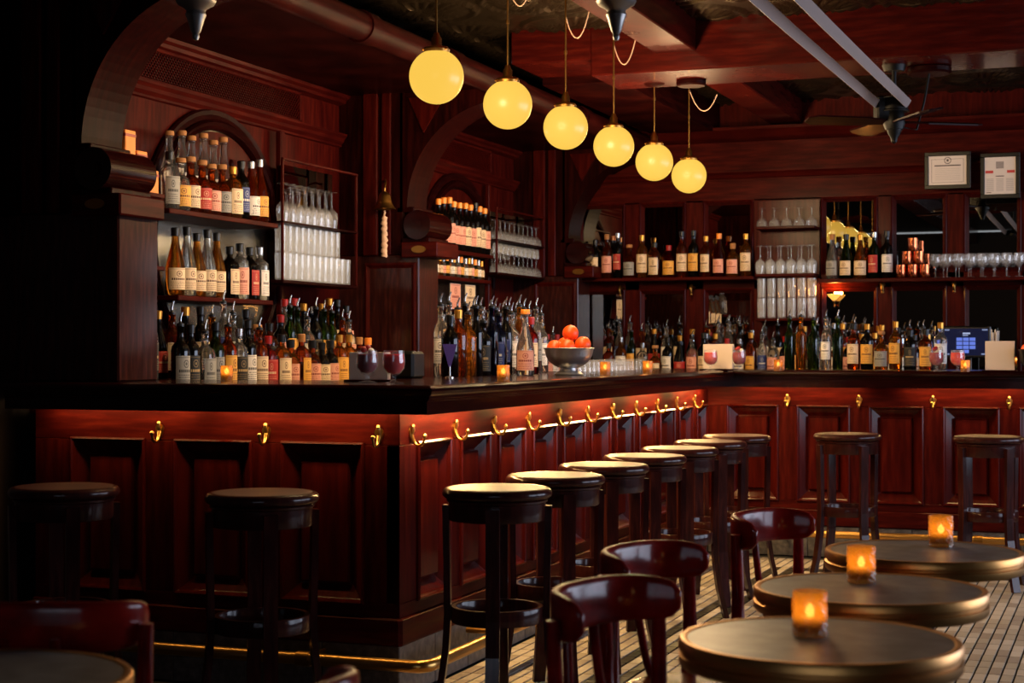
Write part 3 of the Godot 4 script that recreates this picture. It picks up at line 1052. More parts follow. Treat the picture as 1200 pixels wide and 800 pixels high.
# ------------------------------------------------------------------ far back bar: framed mirrors, shelves, cornice
func _far_back_bar() -> void:
	var t := thing("mirror_back_bar", "mahogany back bar with framed mirrors along the far wall", "back bar", P(-1.5, 0, ZW))
	var o := -P(-1.5, 0, ZW)
	var F := ZW - 0.03     # mirror plane
	part(t, "base_cabinet", slab(-3.6, 3.15, 0.0, 0.97, 10.66, ZW, 0.004), M.dark_v, o)
	part(t, "back_counter", slab(-3.6, 3.15, 0.97, 1.0, 10.63, ZW, 0.004), M.dark_h, o)
	part(t, "bottle_step", slab(-3.5, -1.16, 1.0, 1.06, 10.76, ZW - 0.04, 0.003), M.dark_h, o)
	var up := [[-3.59, -3.30], [-3.146, -2.868], [-2.696, -2.402], [-1.898, -1.58], [-1.442, -1.139], [-0.983, -0.679], [-0.52, -0.22], [-0.06, 0.24]]
	var at := -3.62
	for m in up + [[3.15, 3.15]]:
		if m[1] > m[0]:
			for band in [[1.72, 2.18], [0.96, 1.585]]:
				part(t, "mirror", slab(m[0], m[1], band[0], band[1], F, F + 0.006, 0.0), M.mirror, o)
				# splayed inner frame round each mirror
				var st := begin()
				loops(st, m[1] - m[0] + 0.05, band[1] - band[0] + 0.05, [Vector2(0, 0.035), Vector2(0.006, 0.04), Vector2(0.012, 0.035), Vector2(0.030, 0.002)], false)
				var fr := part(t, "mirror_frame", st.commit(), M.wood_v, P((m[0] + m[1]) * 0.5, (band[0] + band[1]) * 0.5, F) + o)
		var w0: float = at - 0.02
		if m[0] - w0 > 0.03:
			part(t, "stile", slab(w0 + 0.002, m[0] - 0.024, 0.95, 2.21, F - 0.034, ZW, 0.003), M.wood_v, o)
		at = m[1] + 0.045
	part(t, "rail", slab(-3.62, 3.15, 1.605, 1.70, F - 0.034, ZW, 0.003), M.wood_h, o)
	part(t, "rail", slab(-3.62, 3.15, 2.195, 2.34, F - 0.034, ZW, 0.003), M.wood_h, o)
	var cn := begin()
	mitre(cn, [Vector2(-3.6, ZW), Vector2(3.15, ZW)], [Vector2(0, 2.40), Vector2(0.14, 2.40), Vector2(0.14, 2.385), Vector2(0.115, 2.37), Vector2(0.10, 2.35), Vector2(0.085, 2.345), Vector2(0.085, 2.335), Vector2(0, 2.335)])
	part(t, "cornice", cn.commit(), M.wood_h, o)
	part(t, "frieze", slab(-3.6, 3.15, 2.40, 2.60, ZW - 0.05, ZW, 0.003), M.wood_h, o)
	var cn2 := begin()
	mitre(cn2, [Vector2(-3.6, ZW), Vector2(3.15, ZW)], [Vector2(0, 2.68), Vector2(0.2, 2.68), Vector2(0.2, 2.66), Vector2(0.16, 2.635), Vector2(0.13, 2.615), Vector2(0.10, 2.605), Vector2(0.07, 2.60), Vector2(0, 2.60)])
	part(t, "cornice", cn2.commit(), M.wood_h, o)
	part(t, "shelf", slab(-3.60, -2.34, 1.663, 1.685, 10.82, F - 0.034, 0.003), M.wood_h, o)
	part(t, "shelf", slab(-1.92, 3.15, 1.633, 1.657, 10.80, F - 0.034, 0.003), M.wood_h, o)
	# brass taps-shaped brackets under the shelves
	for x in [-3.28, -2.78, -1.51, -1.06, -0.6]:
		var st := begin()
		tube(st, [P(x, 1.632, 10.90), P(x, 1.622, 10.875), P(x, 1.60, 10.87), P(x, 1.575, 10.885)], [0.010, 0.015, 0.010, 0.008], 10)
		ball(st, P(x, 1.57, 10.885), 0.011, 10)
		tube(st, [P(x, 1.62, 10.875), P(x, 1.62, F - 0.034)], 0.008, 8)
		part(t, "shelf_bracket", st.commit(), M.brass_old, o)
	# rack of glasses between the mirrors
	var r := thing("glass_rack", "tall wooden rack of stacked glasses between the far mirrors", "rack", P(-2.13, 1.4, ZW))
	var ro := -P(-2.13, 1.4, ZW)
	part(r, "back_board", slab(-2.335, -1.93, 1.39, 2.19, F - 0.056, F - 0.046, 0.0), M.panel, ro)
	for y in [1.405, 1.697, 2.009]:
		part(r, "shelf", slab(-2.325, -1.935, y - 0.018, y, 10.80, F - 0.056, 0.003), M.wood_h, ro)
	# framed certificates
	_certificate("framed landscape certificate with round seal on the far wall", P(-1.093, 2.335, 10.83), 0.235, 0.185, 0)
	_certificate("framed portrait notice with red bars on the far wall", P(-0.772, 2.29, 10.83), 0.19, 0.235, 1)
	# small brass sconce glowing in front of the lower mirror panel
	var s := thing("wall_sconce", "small lit brass wall sconce on the far back bar", "wall lamp", P(-1.83, 1.535, F - 0.04))
	var sh := begin()
	lathe(sh, [Vector2(0.008, -0.015), Vector2(0.020, -0.004), Vector2(0.036, 0.012), Vector2(0.046, 0.026), Vector2(0.044, 0.027), Vector2(0.030, 0.012), Vector2(0.0, -0.006)], 20, Vector3(0, 0, 0.05))
	part(s, "lamp_shade", sh.commit(), glow(Color(1.0, 0.72, 0.32), 0.9))
	var ar := begin()
	tube(ar, [Vector3(0, -0.015, 0.05), Vector3(0, -0.05, 0.045), Vector3(0, -0.055, 0.02), Vector3(0, -0.04, 0.0)], 0.006, 8)
	ball(ar, Vector3(0, -0.02, 0.05), 0.012, 10)
	part(s, "arm", ar.commit(), M.brass_old)
	var l := OmniLight3D.new()
	l.name = "sconce_light"
	l.light_color = Color(1.0, 0.66, 0.30)
	l.light_energy = 0.10
	l.light_size = 0.03
	l.omni_range = 12.0
	l.omni_attenuation = 2.0
	l.shadow_enabled = true
	s.add_child(l)
	l.position = Vector3(0, 0.045, 0.05)

func _certificate(label: String, at: Vector3, w: float, h: float, kind: int) -> void:
	var t := thing("framed_certificate", label, "certificate", at)
	var frame := part(t, "frame", _frame(w + 0.05, h + 0.05, 0.026), M.black)
	var im := Image.create(128, 128, false, Image.FORMAT_RGB8)
	im.fill(Color(0.80, 0.76, 0.74))
	var ink := Color(0.28, 0.24, 0.24)
	if kind == 0:
		for e in [[10, 14, 108, 1], [10, 116, 108, 1], [10, 14, 1, 103], [117, 14, 1, 103]]:
			im.fill_rect(Rect2i(e[0], e[1], e[2], e[3]), ink)
		for y in 128:
			for x in 128:
				var q := Vector2((x - 64) * 1.25, y - 20).length()
				if q < 15 and q > 12 or q < 5:
					im.set_pixel(x, y, ink)
		im.fill_rect(Rect2i(20, 40, 88, 5), ink)
		for y in range(56, 110, 8):
			im.fill_rect(Rect2i(22, y, 84, 1), ink.lightened(0.4))
	else:
		im.fill_rect(Rect2i(4, 46, 32, 9), Color(0.70, 0.18, 0.18))
		im.fill_rect(Rect2i(92, 46, 32, 9), Color(0.70, 0.18, 0.18))
		for y in range(16, 40, 3):
			im.fill_rect(Rect2i(47, y, 32, 2), ink.lightened(0.15))
		im.fill_rect(Rect2i(46, 64, 34, 3), ink)
		for x0 in [8, 48, 88]:
			for y in range(74, 118, 5):
				im.fill_rect(Rect2i(x0, y, 30, 2), ink.lightened(0.45))
		im.fill_rect(Rect2i(8, 120, 20, 2), ink)
	var m := mat(Color.WHITE, 0.6)
	m.albedo_texture = ImageTexture.create_from_image(im)
	part(frame, "print", _sheet(w, h), m, Vector3(0, 0, 0.012))

func _frame(w: float, h: float, b: float) -> ArrayMesh:
	var st := begin()
	box(st, Vector3(-w / 2, -h / 2, 0), Vector3(w / 2, -h / 2 + b, 0.02), 0.003)
	box(st, Vector3(-w / 2, h / 2 - b, 0), Vector3(w / 2, h / 2, 0.02), 0.003)
	box(st, Vector3(-w / 2, -h / 2 + b, 0), Vector3(-w / 2 + b, h / 2 - b, 0.02), 0.003)
	box(st, Vector3(w / 2 - b, -h / 2 + b, 0), Vector3(w / 2, h / 2 - b, 0.02), 0.003)
	box(st, Vector3(-w / 2 + b, -h / 2 + b, 0), Vector3(w / 2 - b, h / 2 - b, 0.008), 0.0)
	return st.commit()

func _sheet(w: float, h: float, uv := true) -> ArrayMesh:
	var st := begin()
	var v := [[-1, -1, 0, 1], [1, -1, 1, 1], [1, 1, 1, 0], [-1, 1, 0, 0]]
	for k in [0, 2, 1, 0, 3, 2]:
		st.set_normal(Vector3(0, 0, 1))
		st.set_uv(Vector2(v[k][2], v[k][3]))
		st.add_vertex(Vector3(v[k][0] * w / 2, v[k][1] * h / 2, 0))
	return st.commit()

# ------------------------------------------------------------------ pendant globes and fans
func omni(parent: Node, called: String, c: Color, e: float, size: float, at: Vector3) -> void:
	var l := OmniLight3D.new()
	l.name = called
	l.light_color = c
	l.light_energy = e
	l.light_size = size
	l.omni_range = 16.0
	l.omni_attenuation = 2.0
	l.shadow_enabled = true
	parent.add_child(l)
	l.position = at

func _lamps() -> void:
	var globe := begin()
	var pts := []
	for k in 29:
		var a := -PI / 2 + (PI - 0.36) * k / 28
		pts.append(Vector2(cos(a) * 0.1, sin(a) * 0.1))
	lathe(globe, pts, 40)
	var gm := globe.commit()
	var cap := lathe_mesh([Vector2(0.036, 0.086), Vector2(0.047, 0.088), Vector2(0.049, 0.098), Vector2(0.044, 0.106), Vector2(0.024, 0.110), Vector2(0.019, 0.116), Vector2(0.019, 0.140), Vector2(0.014, 0.146), Vector2(0.010, 0.160), Vector2(0.0, 0.160)], 24)
	var scr := begin()
	ball(scr, Vector3.ZERO, 0.0055, 8)
	var sm := scr.commit()
	var rose := lathe_mesh([Vector2(0.0, 0.0), Vector2(0.02, -0.02), Vector2(0.05, -0.008), Vector2(0.055, 0.0)], 20)
	var word := ["nearest", "second nearest", "third", "fourth", "fifth", "farthest"]
	for i in 6:
		var d := 5.581 + 0.7389 * i
		var t := thing("pendant_lamp", "glowing yellow glass globe pendant over the bar, %s of six" % word[i], "pendant lamp", P(-2.381, 2.197, d), 0, "globe pendants over the bar")
		part(t, "lamp_globe", gm, M.globe)
		var fitter := part(t, "fitter", cap, M.brass_old)
		for k in 3:
			var a := TAU * k / 3 + 0.4
			part(fitter, "thumb_screw", sm, M.brass_old, Vector3(cos(a) * 0.051, 0.097, sin(a) * 0.051))
		var topy := (2.614 if i == 4 else CEIL) - 2.197
		var st := begin()
		tube(st, [Vector3(0, 0.155, 0), Vector3(0, topy, 0)], 0.0045, 8)
		tube(st, [Vector3(0, 0.33, 0), Vector3(0, 0.345, 0)], 0.008, 8)
		part(t, "stem", st.commit(), M.brass_old)
		part(t, "ceiling_rose", rose, M.dark_h, Vector3(0, topy, 0))
		if i != 4:
			var w := begin()
			var hook := Vector3(0.105, 0.52, -0.02) if i < 5 else Vector3(0.16, 0.46, -0.02)
			var p := []
			for k in 13:
				var u := k / 12.0
				p.append(Vector3(0, 0.50, 0).lerp(hook, u) + Vector3(0, -0.11 * 4.0 * u * (1 - u), 0))
			tube(w, p, 0.003, 6)
			part(t, "cord", w.commit(), M.rope)
		omni(t, "pendant_light", Color(1.0, 0.84, 0.62), 1.1, 0.1, Vector3.ZERO)
	var dk := thing("ceiling_disc", "round dark wooden disc under the cross beam above the lamps", "disc", P(-2.17, 2.614, 8.50))
	part(dk, "disc", lathe_mesh([Vector2(0.0, -0.03), Vector2(0.07, -0.03), Vector2(0.078, -0.022), Vector2(0.078, -0.004), Vector2(0.07, 0.0), Vector2(0, 0)], 28), M.dark_h)

func _fan(label: String, at: Vector3, top: float, blade_y: float, turn: float, big: bool) -> Node3D:
	var t := thing("ceiling_fan", label, "fan", at, turn, "belt driven ceiling fans")
	var m: Material = M.pewter if big else M.iron
	var st := begin()
	tube(st, [Vector3(0, blade_y + 0.1, 0), Vector3(0, top, 0)], 0.012, 10)
	lathe(st, [Vector2(0.0, top - 0.03), Vector2(0.05, top - 0.03), Vector2(0.06, top)], 20)
	part(t, "stem", st.commit(), M.iron)
	var h := begin()
	lathe(h, [Vector2(0.0, blade_y - 0.03), Vector2(0.045, blade_y - 0.028), Vector2(0.055, blade_y), Vector2(0.05, blade_y + 0.05), Vector2(0.03, blade_y + 0.09), Vector2(0.014, blade_y + 0.12), Vector2(0.0, blade_y + 0.12)], 24)
	part(t, "hub", h.commit(), M.iron)
	var f := begin()
	if big:
		lathe(f, [Vector2(0.0, 0.0), Vector2(0.008, 0.003), Vector2(0.012, 0.014), Vector2(0.010, 0.022), Vector2(0.016, 0.030), Vector2(0.028, 0.070), Vector2(0.034, 0.085), Vector2(0.030, 0.096), Vector2(0.036, 0.104), Vector2(0.060, 0.118), Vector2(0.066, 0.130), Vector2(0.052, 0.150), Vector2(0.04, blade_y - 0.02)], 28)
	else:
		lathe(f, [Vector2(0.0, blade_y - 0.10), Vector2(0.014, blade_y - 0.09), Vector2(0.018, blade_y - 0.07), Vector2(0.03, blade_y - 0.05), Vector2(0.038, blade_y - 0.028)], 20)
	part(t, "finial", f.commit(), m)
	var b := begin()
	prism(b, PackedVector2Array([Vector2(0.05, -0.03), Vector2(0.16, -0.055), Vector2(0.42, -0.062), Vector2(0.46, -0.03), Vector2(0.46, 0.03), Vector2(0.42, 0.062), Vector2(0.16, 0.055), Vector2(0.05, 0.03)]), -0.004, 0.004)
	var bm := b.commit()
	for k in 4:
		var o := part(t, "blade", bm, M.dark_h, Vector3(0, blade_y + 0.01, 0))
		o.basis = Basis(Vector3.UP, TAU * k / 4) * Basis(Vector3.RIGHT, PI / 2 + 0.2)
	return t

func _fans() -> void:
	var fy := 2.237
	var f1 := _fan("dark ceiling fan hanging from the cross beam, with two driving belts", P(-1.107, fy, 8.4), 2.614 - fy, 0.085, 0.55, false)
	# pulley on its stem
	var pu := begin()
	lathe(pu, [Vector2(0.012, 0.145), Vector2(0.075, 0.145), Vector2(0.075, 0.150), Vector2(0.068, 0.155), Vector2(0.068, 0.205), Vector2(0.075, 0.210), Vector2(0.075, 0.215), Vector2(0.012, 0.215)], 28)
	part(f1, "pulley", pu.commit(), M.iron)
	var gb := begin()
	box(gb, Vector3(-0.10, 0.10, -0.03), Vector3(-0.03, 0.22, 0.03), 0.008)
	tube(gb, [Vector3(0.03, 0.12, 0), Vector3(0.04, 0.07, 0), Vector3(0.12, 0.06, 0), Vector3(0.16, 0.2, 0), Vector3(0.19, 0.36, 0)], 0.006, 8)
	part(f1, "motor_box", gb.commit(), M.iron)
	for s in [[-0.072, "left"], [0.072, "right"]]:
		var x: float = s[0]
		var b := thing("drive_belt", "pale leather drive belt running back from the ceiling fan, %s one" % s[1], "belt", P(-1.107 + x, 2.417, 8.4), 0, "drive belts of the ceiling fan")
		var st := begin()
		var e := P(-0.012 * 4.4, 0.0, -4.4)
		quad(st, Vector3(0, -0.022, 0), Vector3(0, 0.022, 0), e + Vector3(0, 0.022, 0), e + Vector3(0, -0.022, 0))
		var bt := begin()
		slat_path(bt, [Vector3.ZERO, e * 0.5 + Vector3(0, -0.008, 0), e], Vector3(0.5, 0.866, 0), 0.022, 0.002)
		part(b, "strap", bt.commit(), M.belt)
	var pl := thing("pulley_hanger", "iron pulley hanging from the ceiling at the belts' other end", "pulley", P(-1.16, 2.34, 3.95))
	part(pl, "wheel", lathe_mesh([Vector2(0.0, 0.045), Vector2(0.075, 0.045), Vector2(0.07, 0.05), Vector2(0.07, 0.10), Vector2(0.075, 0.105), Vector2(0.0, 0.105)], 28), M.iron)
	var hs := begin()
	tube(hs, [Vector3(0, 0.1, 0), Vector3(0, CEIL - 2.34, 0)], 0.014, 10)
	part(pl, "hanger", hs.commit(), M.iron)
	_fan("ceiling fan with pale metal finial, hanging left above the near bar", P(-2.856, 2.205, 4.697), CEIL - 2.205, 0.33, 0.78, true)
	_fan("ceiling fan with pale metal finial, hanging in front of the globes", P(-1.573, 2.205, 5.18), CEIL - 2.205, 0.33, 0.3, true)
	var dk := thing("ceiling_disc", "round dark junction disc beside the belt driven fan", "disc", P(-0.95, 2.614, 8.52))
	part(dk, "disc", lathe_mesh([Vector2(0.0, -0.035), Vector2(0.10, -0.035), Vector2(0.11, -0.026), Vector2(0.11, -0.006), Vector2(0.10, 0.0), Vector2(0, 0)], 28), M.dark_h)

# ------------------------------------------------------------------ stools
func _stool(label: String, at: Vector3, turn: float) -> Node3D:
	var t := thing("bar_stool", label, "bar stool", at, turn, "round wooden bar stools")
	if not cache.has("stool_seat"):
		cache.stool_seat = lathe_mesh([Vector2(0.0, 0.735), Vector2(0.1535, 0.735), Vector2(0.1535, 0.7622), Vector2(0.149, 0.7632), Vector2(0.13, 0.7625), Vector2(0.0, 0.7615)], 48)
		cache.stool_rim = lathe_mesh([Vector2(0.150, 0.728), Vector2(0.165, 0.730), Vector2(0.1725, 0.736), Vector2(0.175, 0.745), Vector2(0.1725, 0.754), Vector2(0.166, 0.7605), Vector2(0.1585, 0.763), Vector2(0.1542, 0.7620), Vector2(0.1540, 0.735), Vector2(0.150, 0.728)], 48)
		cache.stool_apron = lathe_mesh([Vector2(0.135, 0.66), Vector2(0.152, 0.66), Vector2(0.154, 0.664), Vector2(0.154, 0.715), Vector2(0.160, 0.719), Vector2(0.161, 0.724), Vector2(0.156, 0.728), Vector2(0.135, 0.728), Vector2(0.135, 0.66)], 40)
		var l := begin()
		slat_path(l, [Vector3(0.163, 0.706, 0), Vector3(0.160, 0.55, 0), Vector3(0.157, 0.36, 0), Vector3(0.163, 0.25, 0), Vector3(0.180, 0.13, 0), Vector3(0.204, 0.03, 0), Vector3(0.212, 0.0, 0)], Vector3(0, 0, 1), 0.0215, 0.0105)
		cache.stool_leg = l.commit()
		cache.stool_ring = lathe_mesh([Vector2(0.130, 0.338), Vector2(0.145, 0.338), Vector2(0.147, 0.342), Vector2(0.147, 0.384), Vector2(0.145, 0.388), Vector2(0.132, 0.388), Vector2(0.130, 0.384), Vector2(0.130, 0.338)], 40)
	part(t, "seat", cache.stool_seat, M.stool_seat)
	part(t, "seat_rim", cache.stool_rim, M.stool)
	part(t, "apron", cache.stool_apron, M.stool)
	for k in 4:
		var o := part(t, "leg", cache.stool_leg, M.stool)
		o.rotation.y = TAU * k / 4
	part(t, "foot_ring", cache.stool_ring, M.stool)
	return t

func _stools() -> void:
	for i in 7:
		_stool("dark round bar stool at the long counter run, %s from the corner" % ORD[i], P(-1.888, 0, 4.917 + 0.5672 * i), [0.28, 0.62, 0.5, 0.55, 0.5, 0.6, 0.45][i])
	_stool("dark round bar stool at the near counter run, beside the corner", P(-2.50, 0, 4.50), 0.66)
	_stool("dark round bar stool at the near counter run, beside the pillar", P(-3.20, 0, 4.47), 0.78)
	_stool("dark round bar stool at the far counter run, left one", P(-1.386, 0, 8.69), 0.7)
	_stool("dark round bar stool at the far counter run, right one", P(-0.68, 0, 8.69), 0.75)

# ------------------------------------------------------------------ tables, candles, chairs
func _table(label: String, at: Vector3) -> Node3D:
	var t := thing("bistro_table", label, "table", at, 0, "round brass edged tables")
	if not cache.has("table_top"):
		cache.table_top = lathe_mesh([Vector2(0.0, 0.672), Vector2(0.228, 0.672), Vector2(0.228, 0.6995), Vector2(0.0, 0.6995)], 72)
		cache.table_rim = lathe_mesh([Vector2(0.225, 0.654), Vector2(0.239, 0.654), Vector2(0.242, 0.658), Vector2(0.242, 0.672), Vector2(0.2375, 0.675), Vector2(0.2375, 0.679), Vector2(0.242, 0.682), Vector2(0.242, 0.697), Vector2(0.239, 0.701), Vector2(0.232, 0.7015), Vector2(0.227, 0.7)], 72)
		cache.table_column = lathe_mesh([Vector2(0.0, 0.02), Vector2(0.05, 0.02), Vector2(0.055, 0.06), Vector2(0.035, 0.10), Vector2(0.025, 0.14), Vector2(0.024, 0.50), Vector2(0.034, 0.54), Vector2(0.028, 0.57), Vector2(0.045, 0.63), Vector2(0.06, 0.655), Vector2(0.0, 0.655)], 24)
		var f := begin()
		slat_path(f, [Vector3(0.03, 0.07, 0), Vector3(0.10, 0.055, 0), Vector3(0.18, 0.03, 0), Vector3(0.235, 0.012, 0)], Vector3(0, 0, 1), 0.022, 0.012)
		cache.table_foot = f.commit()
		var a := begin()
		slat_path(a, [Vector3(0.02, 0.60, 0), Vector3(0.09, 0.635, 0), Vector3(0.15, 0.664, 0)], Vector3(0, 0, 1), 0.014, 0.008)
		cache.table_arm = a.commit()
	part(t, "table_top", cache.table_top, M.zinc)
	part(t, "brass_rim", cache.table_rim, M.brass_satin, Vector3.ZERO, "ribbed brass edge band")
	part(t, "column", cache.table_column, M.iron)
	for k in 4:
		part(t, "foot", cache.table_foot, M.iron).rotation.y = TAU * k / 4 + 1.285
		part(t, "support_arm", cache.table_arm, M.iron).rotation.y = TAU * k / 4 + 1.285
	return t

func _candle(label: String, at: Vector3, s := 1.0, e := 0.0022) -> void:
	var t := thing("candle_holder", label, "candle", at, at.x * 3.0, "lit candles in amber glass")
	var r := 0.030 * s
	var h := 0.078 * s
	var key := "candle%.2f" % s
	if not cache.has(key):
		var st := begin()
		# hammered outer wall, smooth inner wall
		const NA := 40
		const NH := 20
		for i in NH:
			for j in NA:
				var v := []
				for g in [[i, j], [i, j + 1], [i + 1, j + 1], [i + 1, j]]:
					var u: float = g[0] / float(NH)
					var a: float = TAU * g[1] / NA
					var rr := r * (1.0 + 0.05 * sin(a * 9.0 + (g[0] / 2 % 2) * 1.6) * sin(u * PI * 6.0) * (1.0 if u < 0.99 and u > 0.01 else 0.0))
					v.append(Vector3(cos(a) * rr, u * h, sin(a) * rr))
				quad(st, v[0], v[1], v[2], v[3])
		lathe(st, [Vector2(r, h), Vector2(r * 0.90, h), Vector2(r * 0.90, 0.008), Vector2(0.0, 0.008)], 28)
		lathe(st, [Vector2(0.0, 0.0), Vector2(r, 0.0)], 28)
		cache[key] = st.commit()
		var f := begin()
		lathe(f, [Vector2(0.0, 0.0), Vector2(0.006, 0.003), Vector2(0.0085, 0.009), Vector2(0.007, 0.016), Vector2(0.003, 0.022), Vector2(0.0, 0.025)], 12)
		cache[key + "f"] = f.commit()
		cache[key + "w"] = lathe_mesh([Vector2(0.0, 0.0), Vector2(r * 0.62, 0.0), Vector2(r * 0.62, h * 0.30), Vector2(0.0, h * 0.28)], 18)
	part(t, "amber_glass", cache[key], M.amber_glass)
	var wax := part(t, "wax", cache[key + "w"], M.wax, Vector3(0, 0.009, 0))
	part(wax, "flame", cache[key + "f"], M.flame, Vector3(0, h * 0.30, 0))
	omni(t, "candle_light", Color(1.0, 0.84, 0.58), e, 0.006, Vector3(0, 0.009 + h * 0.30 + 0.014, 0))

func _tables() -> void:
	_table("round zinc topped table with brass edge, nearest of the right row", P(-0.506, 0, 2.87))
	_table("round zinc topped table with brass edge, middle of the right row", P(-0.515, 0, 3.52))
	_table("round zinc topped table with brass edge, farthest of the right row", P(-0.485, 0, 4.22))
	_table("round zinc topped table with brass edge at bottom left corner", P(-1.657, 0, 2.08))
	_candle("lit amber glass candle on the nearest round table", P(-0.528, 0.70, 2.90))
	_candle("lit amber glass candle on the middle round table", P(-0.545, 0.70, 3.60))
	_candle("lit amber glass candle on the farthest round table", P(-0.455, 0.70, 4.33))
	_candle("small lit amber candle on the near counter run", P(-3.15, TOP, 5.40), 0.75, 0.002)
	_candle("small lit amber candle on the long bar top before the bottles", P(-2.18, TOP, 5.74), 0.78, 0.002)
	_candle("small lit amber candle right of the fruit bowl", P(-2.24, TOP, 7.20), 0.8, 0.002)
	_candle("small lit amber candle on bar before row of upturned glasses", P(-2.21, TOP, 7.80), 0.8, 0.002)
	_candle("small lit amber candle on the far counter run, left", P(-1.81, TOP, 9.0), 0.8, 0.002)
	_candle("small lit amber candle on the far counter before the screen", P(-0.82, TOP, 9.0), 0.8, 0.006)

func _rail_mesh() -> ArrayMesh:
	# wide bentwood top rail: a tall rounded slat swept round the back of the chair, curling forward at both ends
	var st := begin()
	const N := 30
	var rings := []
	for i in N + 1:
		var u := i / float(N) * 2.0 - 1.0
		var a := u * 1.36
		var x := -0.185 * pow(cos(a), 0.62)
		var z := 0.178 * signf(a) * pow(absf(sin(a)), 0.72)
		var c := Vector3(x - 0.012, 0.716 - 0.004 * u * u, z)
		var out := Vector3(-pow(cos(a), 1.38), 0, signf(a) * pow(absf(sin(a)), 1.28)).normalized()
		var taper := sqrt(maxf(0.0, 1.0 - pow(absf(u), 10.0)))
		var hh := 0.046 * (0.42 + 0.58 * taper) * (1.0 - 0.12 * u * u)
		var tt := 0.012 * (0.5 + 0.5 * taper)
		var ring := []
		for k in 14:
			var f := TAU * k / 14
			var cx := signf(cos(f)) * pow(absf(cos(f)), 0.6)
			var cy := signf(sin(f)) * pow(absf(sin(f)), 0.45)
			ring.append(c + out * (cx * tt + 0.05 * cy * hh) + Vector3(0, cy * hh, 0))
		rings.append(ring)
	for i in N:
		for k in 14:
			for q in [[i, k], [i, k + 1], [i + 1, k + 1], [i, k], [i + 1, k + 1], [i + 1, k]]:
				st.add_vertex(rings[q[0]][q[1] % 14])
	for e in [0, N]:
		var c := Vector3.ZERO
		for v in rings[e]:
			c += v / 14.0
		for k in 14:
			var a: Vector3 = rings[e][k]
			var b: Vector3 = rings[e][(k + 1) % 14]
			for v in ([c, b, a] if e == 0 else [c, a, b]):
				st.add_vertex(v)
	st.index()
	st.generate_normals()
	return st.commit()

func _chair(label: String, at: Vector3, turn: float) -> Node3D:
	# the chair faces +x
	var t := thing("bentwood_chair", label, "chair", at, turn, "dark red bentwood chairs")
	if not cache.has("chair_rail"):
		cache.chair_rail = _rail_mesh()
		cache.chair_seat = lathe_mesh([Vector2(0.0, 0.405), Vector2(0.165, 0.405), Vector2(0.185, 0.408), Vector2(0.190, 0.418), Vector2(0.188, 0.430), Vector2(0.175, 0.436), Vector2(0.155, 0.433), Vector2(0.0, 0.428)], 40)
		var p := begin()
		tube(p, [Vector3(-0.190, 0.0, 0.175), Vector3(-0.160, 0.2, 0.172), Vector3(-0.138, 0.40, 0.178), Vector3(-0.135, 0.55, 0.182), Vector3(-0.138, 0.715, 0.1875)], [0.013, 0.016, 0.0175, 0.016, 0.013], 12)
		cache.chair_post = p.commit()
		var p2 := begin()
		tube(p2, [Vector3(-0.190, 0.0, -0.175), Vector3(-0.160, 0.2, -0.172), Vector3(-0.138, 0.40, -0.178), Vector3(-0.135, 0.55, -0.182), Vector3(-0.138, 0.715, -0.1875)], [0.013, 0.016, 0.0175, 0.016, 0.013], 12)
		cache.chair_post2 = p2.commit()
		for s in [-1.0, 1.0]:
			var b := begin()
			tube(b, [Vector3(-0.172, 0.425, 0.085 * s), Vector3(-0.186, 0.50, 0.066 * s), Vector3(-0.194, 0.58, 0.052 * s), Vector3(-0.204, 0.70, 0.044 * s)], 0.0095, 10)
			cache["chair_rod%d" % int(s)] = b.commit()
			var f := begin()
			tube(f, [Vector3(0.150, 0.0, 0.150 * s), Vector3(0.135, 0.22, 0.135 * s), Vector3(0.118, 0.41, 0.118 * s)], [0.012, 0.015, 0.018], 12)
			cache["chair_front%d" % int(s)] = f.commit()
		var r := begin()
		var pts := []
		for k in 37:
			var a := TAU * k / 36
			pts.append(Vector3(cos(a) * 0.160, 0.20, sin(a) * 0.160))
		tube(r, pts, 0.009, 8, false)
		cache.chair_ring = r.commit()
	part(t, "top_rail", cache.chair_rail, M.chair)
	part(t, "seat", cache.chair_seat, M.chair_seat, Vector3(0, 0.022, 0))
	part(t, "leg", cache.chair_post, M.chair)
	part(t, "leg", cache.chair_post2, M.chair)
	for s in [-1, 1]:
		part(t, "back_rod", cache["chair_rod%d" % s], M.chair)
		part(t, "leg", cache["chair_front%d" % s], M.chair)
	part(t, "stretcher_ring", cache.chair_ring, M.chair)
	return t

func _chairs() -> void:
	_chair("dark red bentwood chair pushed up to the nearest round table", P(-0.79, 0, 2.955), -0.26)
	_chair("dark red bentwood chair pushed up to the middle round table", P(-0.882, 0, 3.555), -0.26)
	_chair("dark red bentwood chair pushed up to the farthest round table", P(-0.79, 0, 4.415), -0.26)
	_chair("dark red bentwood chair behind the bottom left table", P(-1.86, 0, 2.59), 1.93)
	_chair("dark red bentwood chair whose back just shows right of bottom left table", P(-1.20, 0, 1.97), 2.95)
	_chair("dark red bentwood chair cut off at the right edge of picture", P(0.04, 0, 2.66), PI)

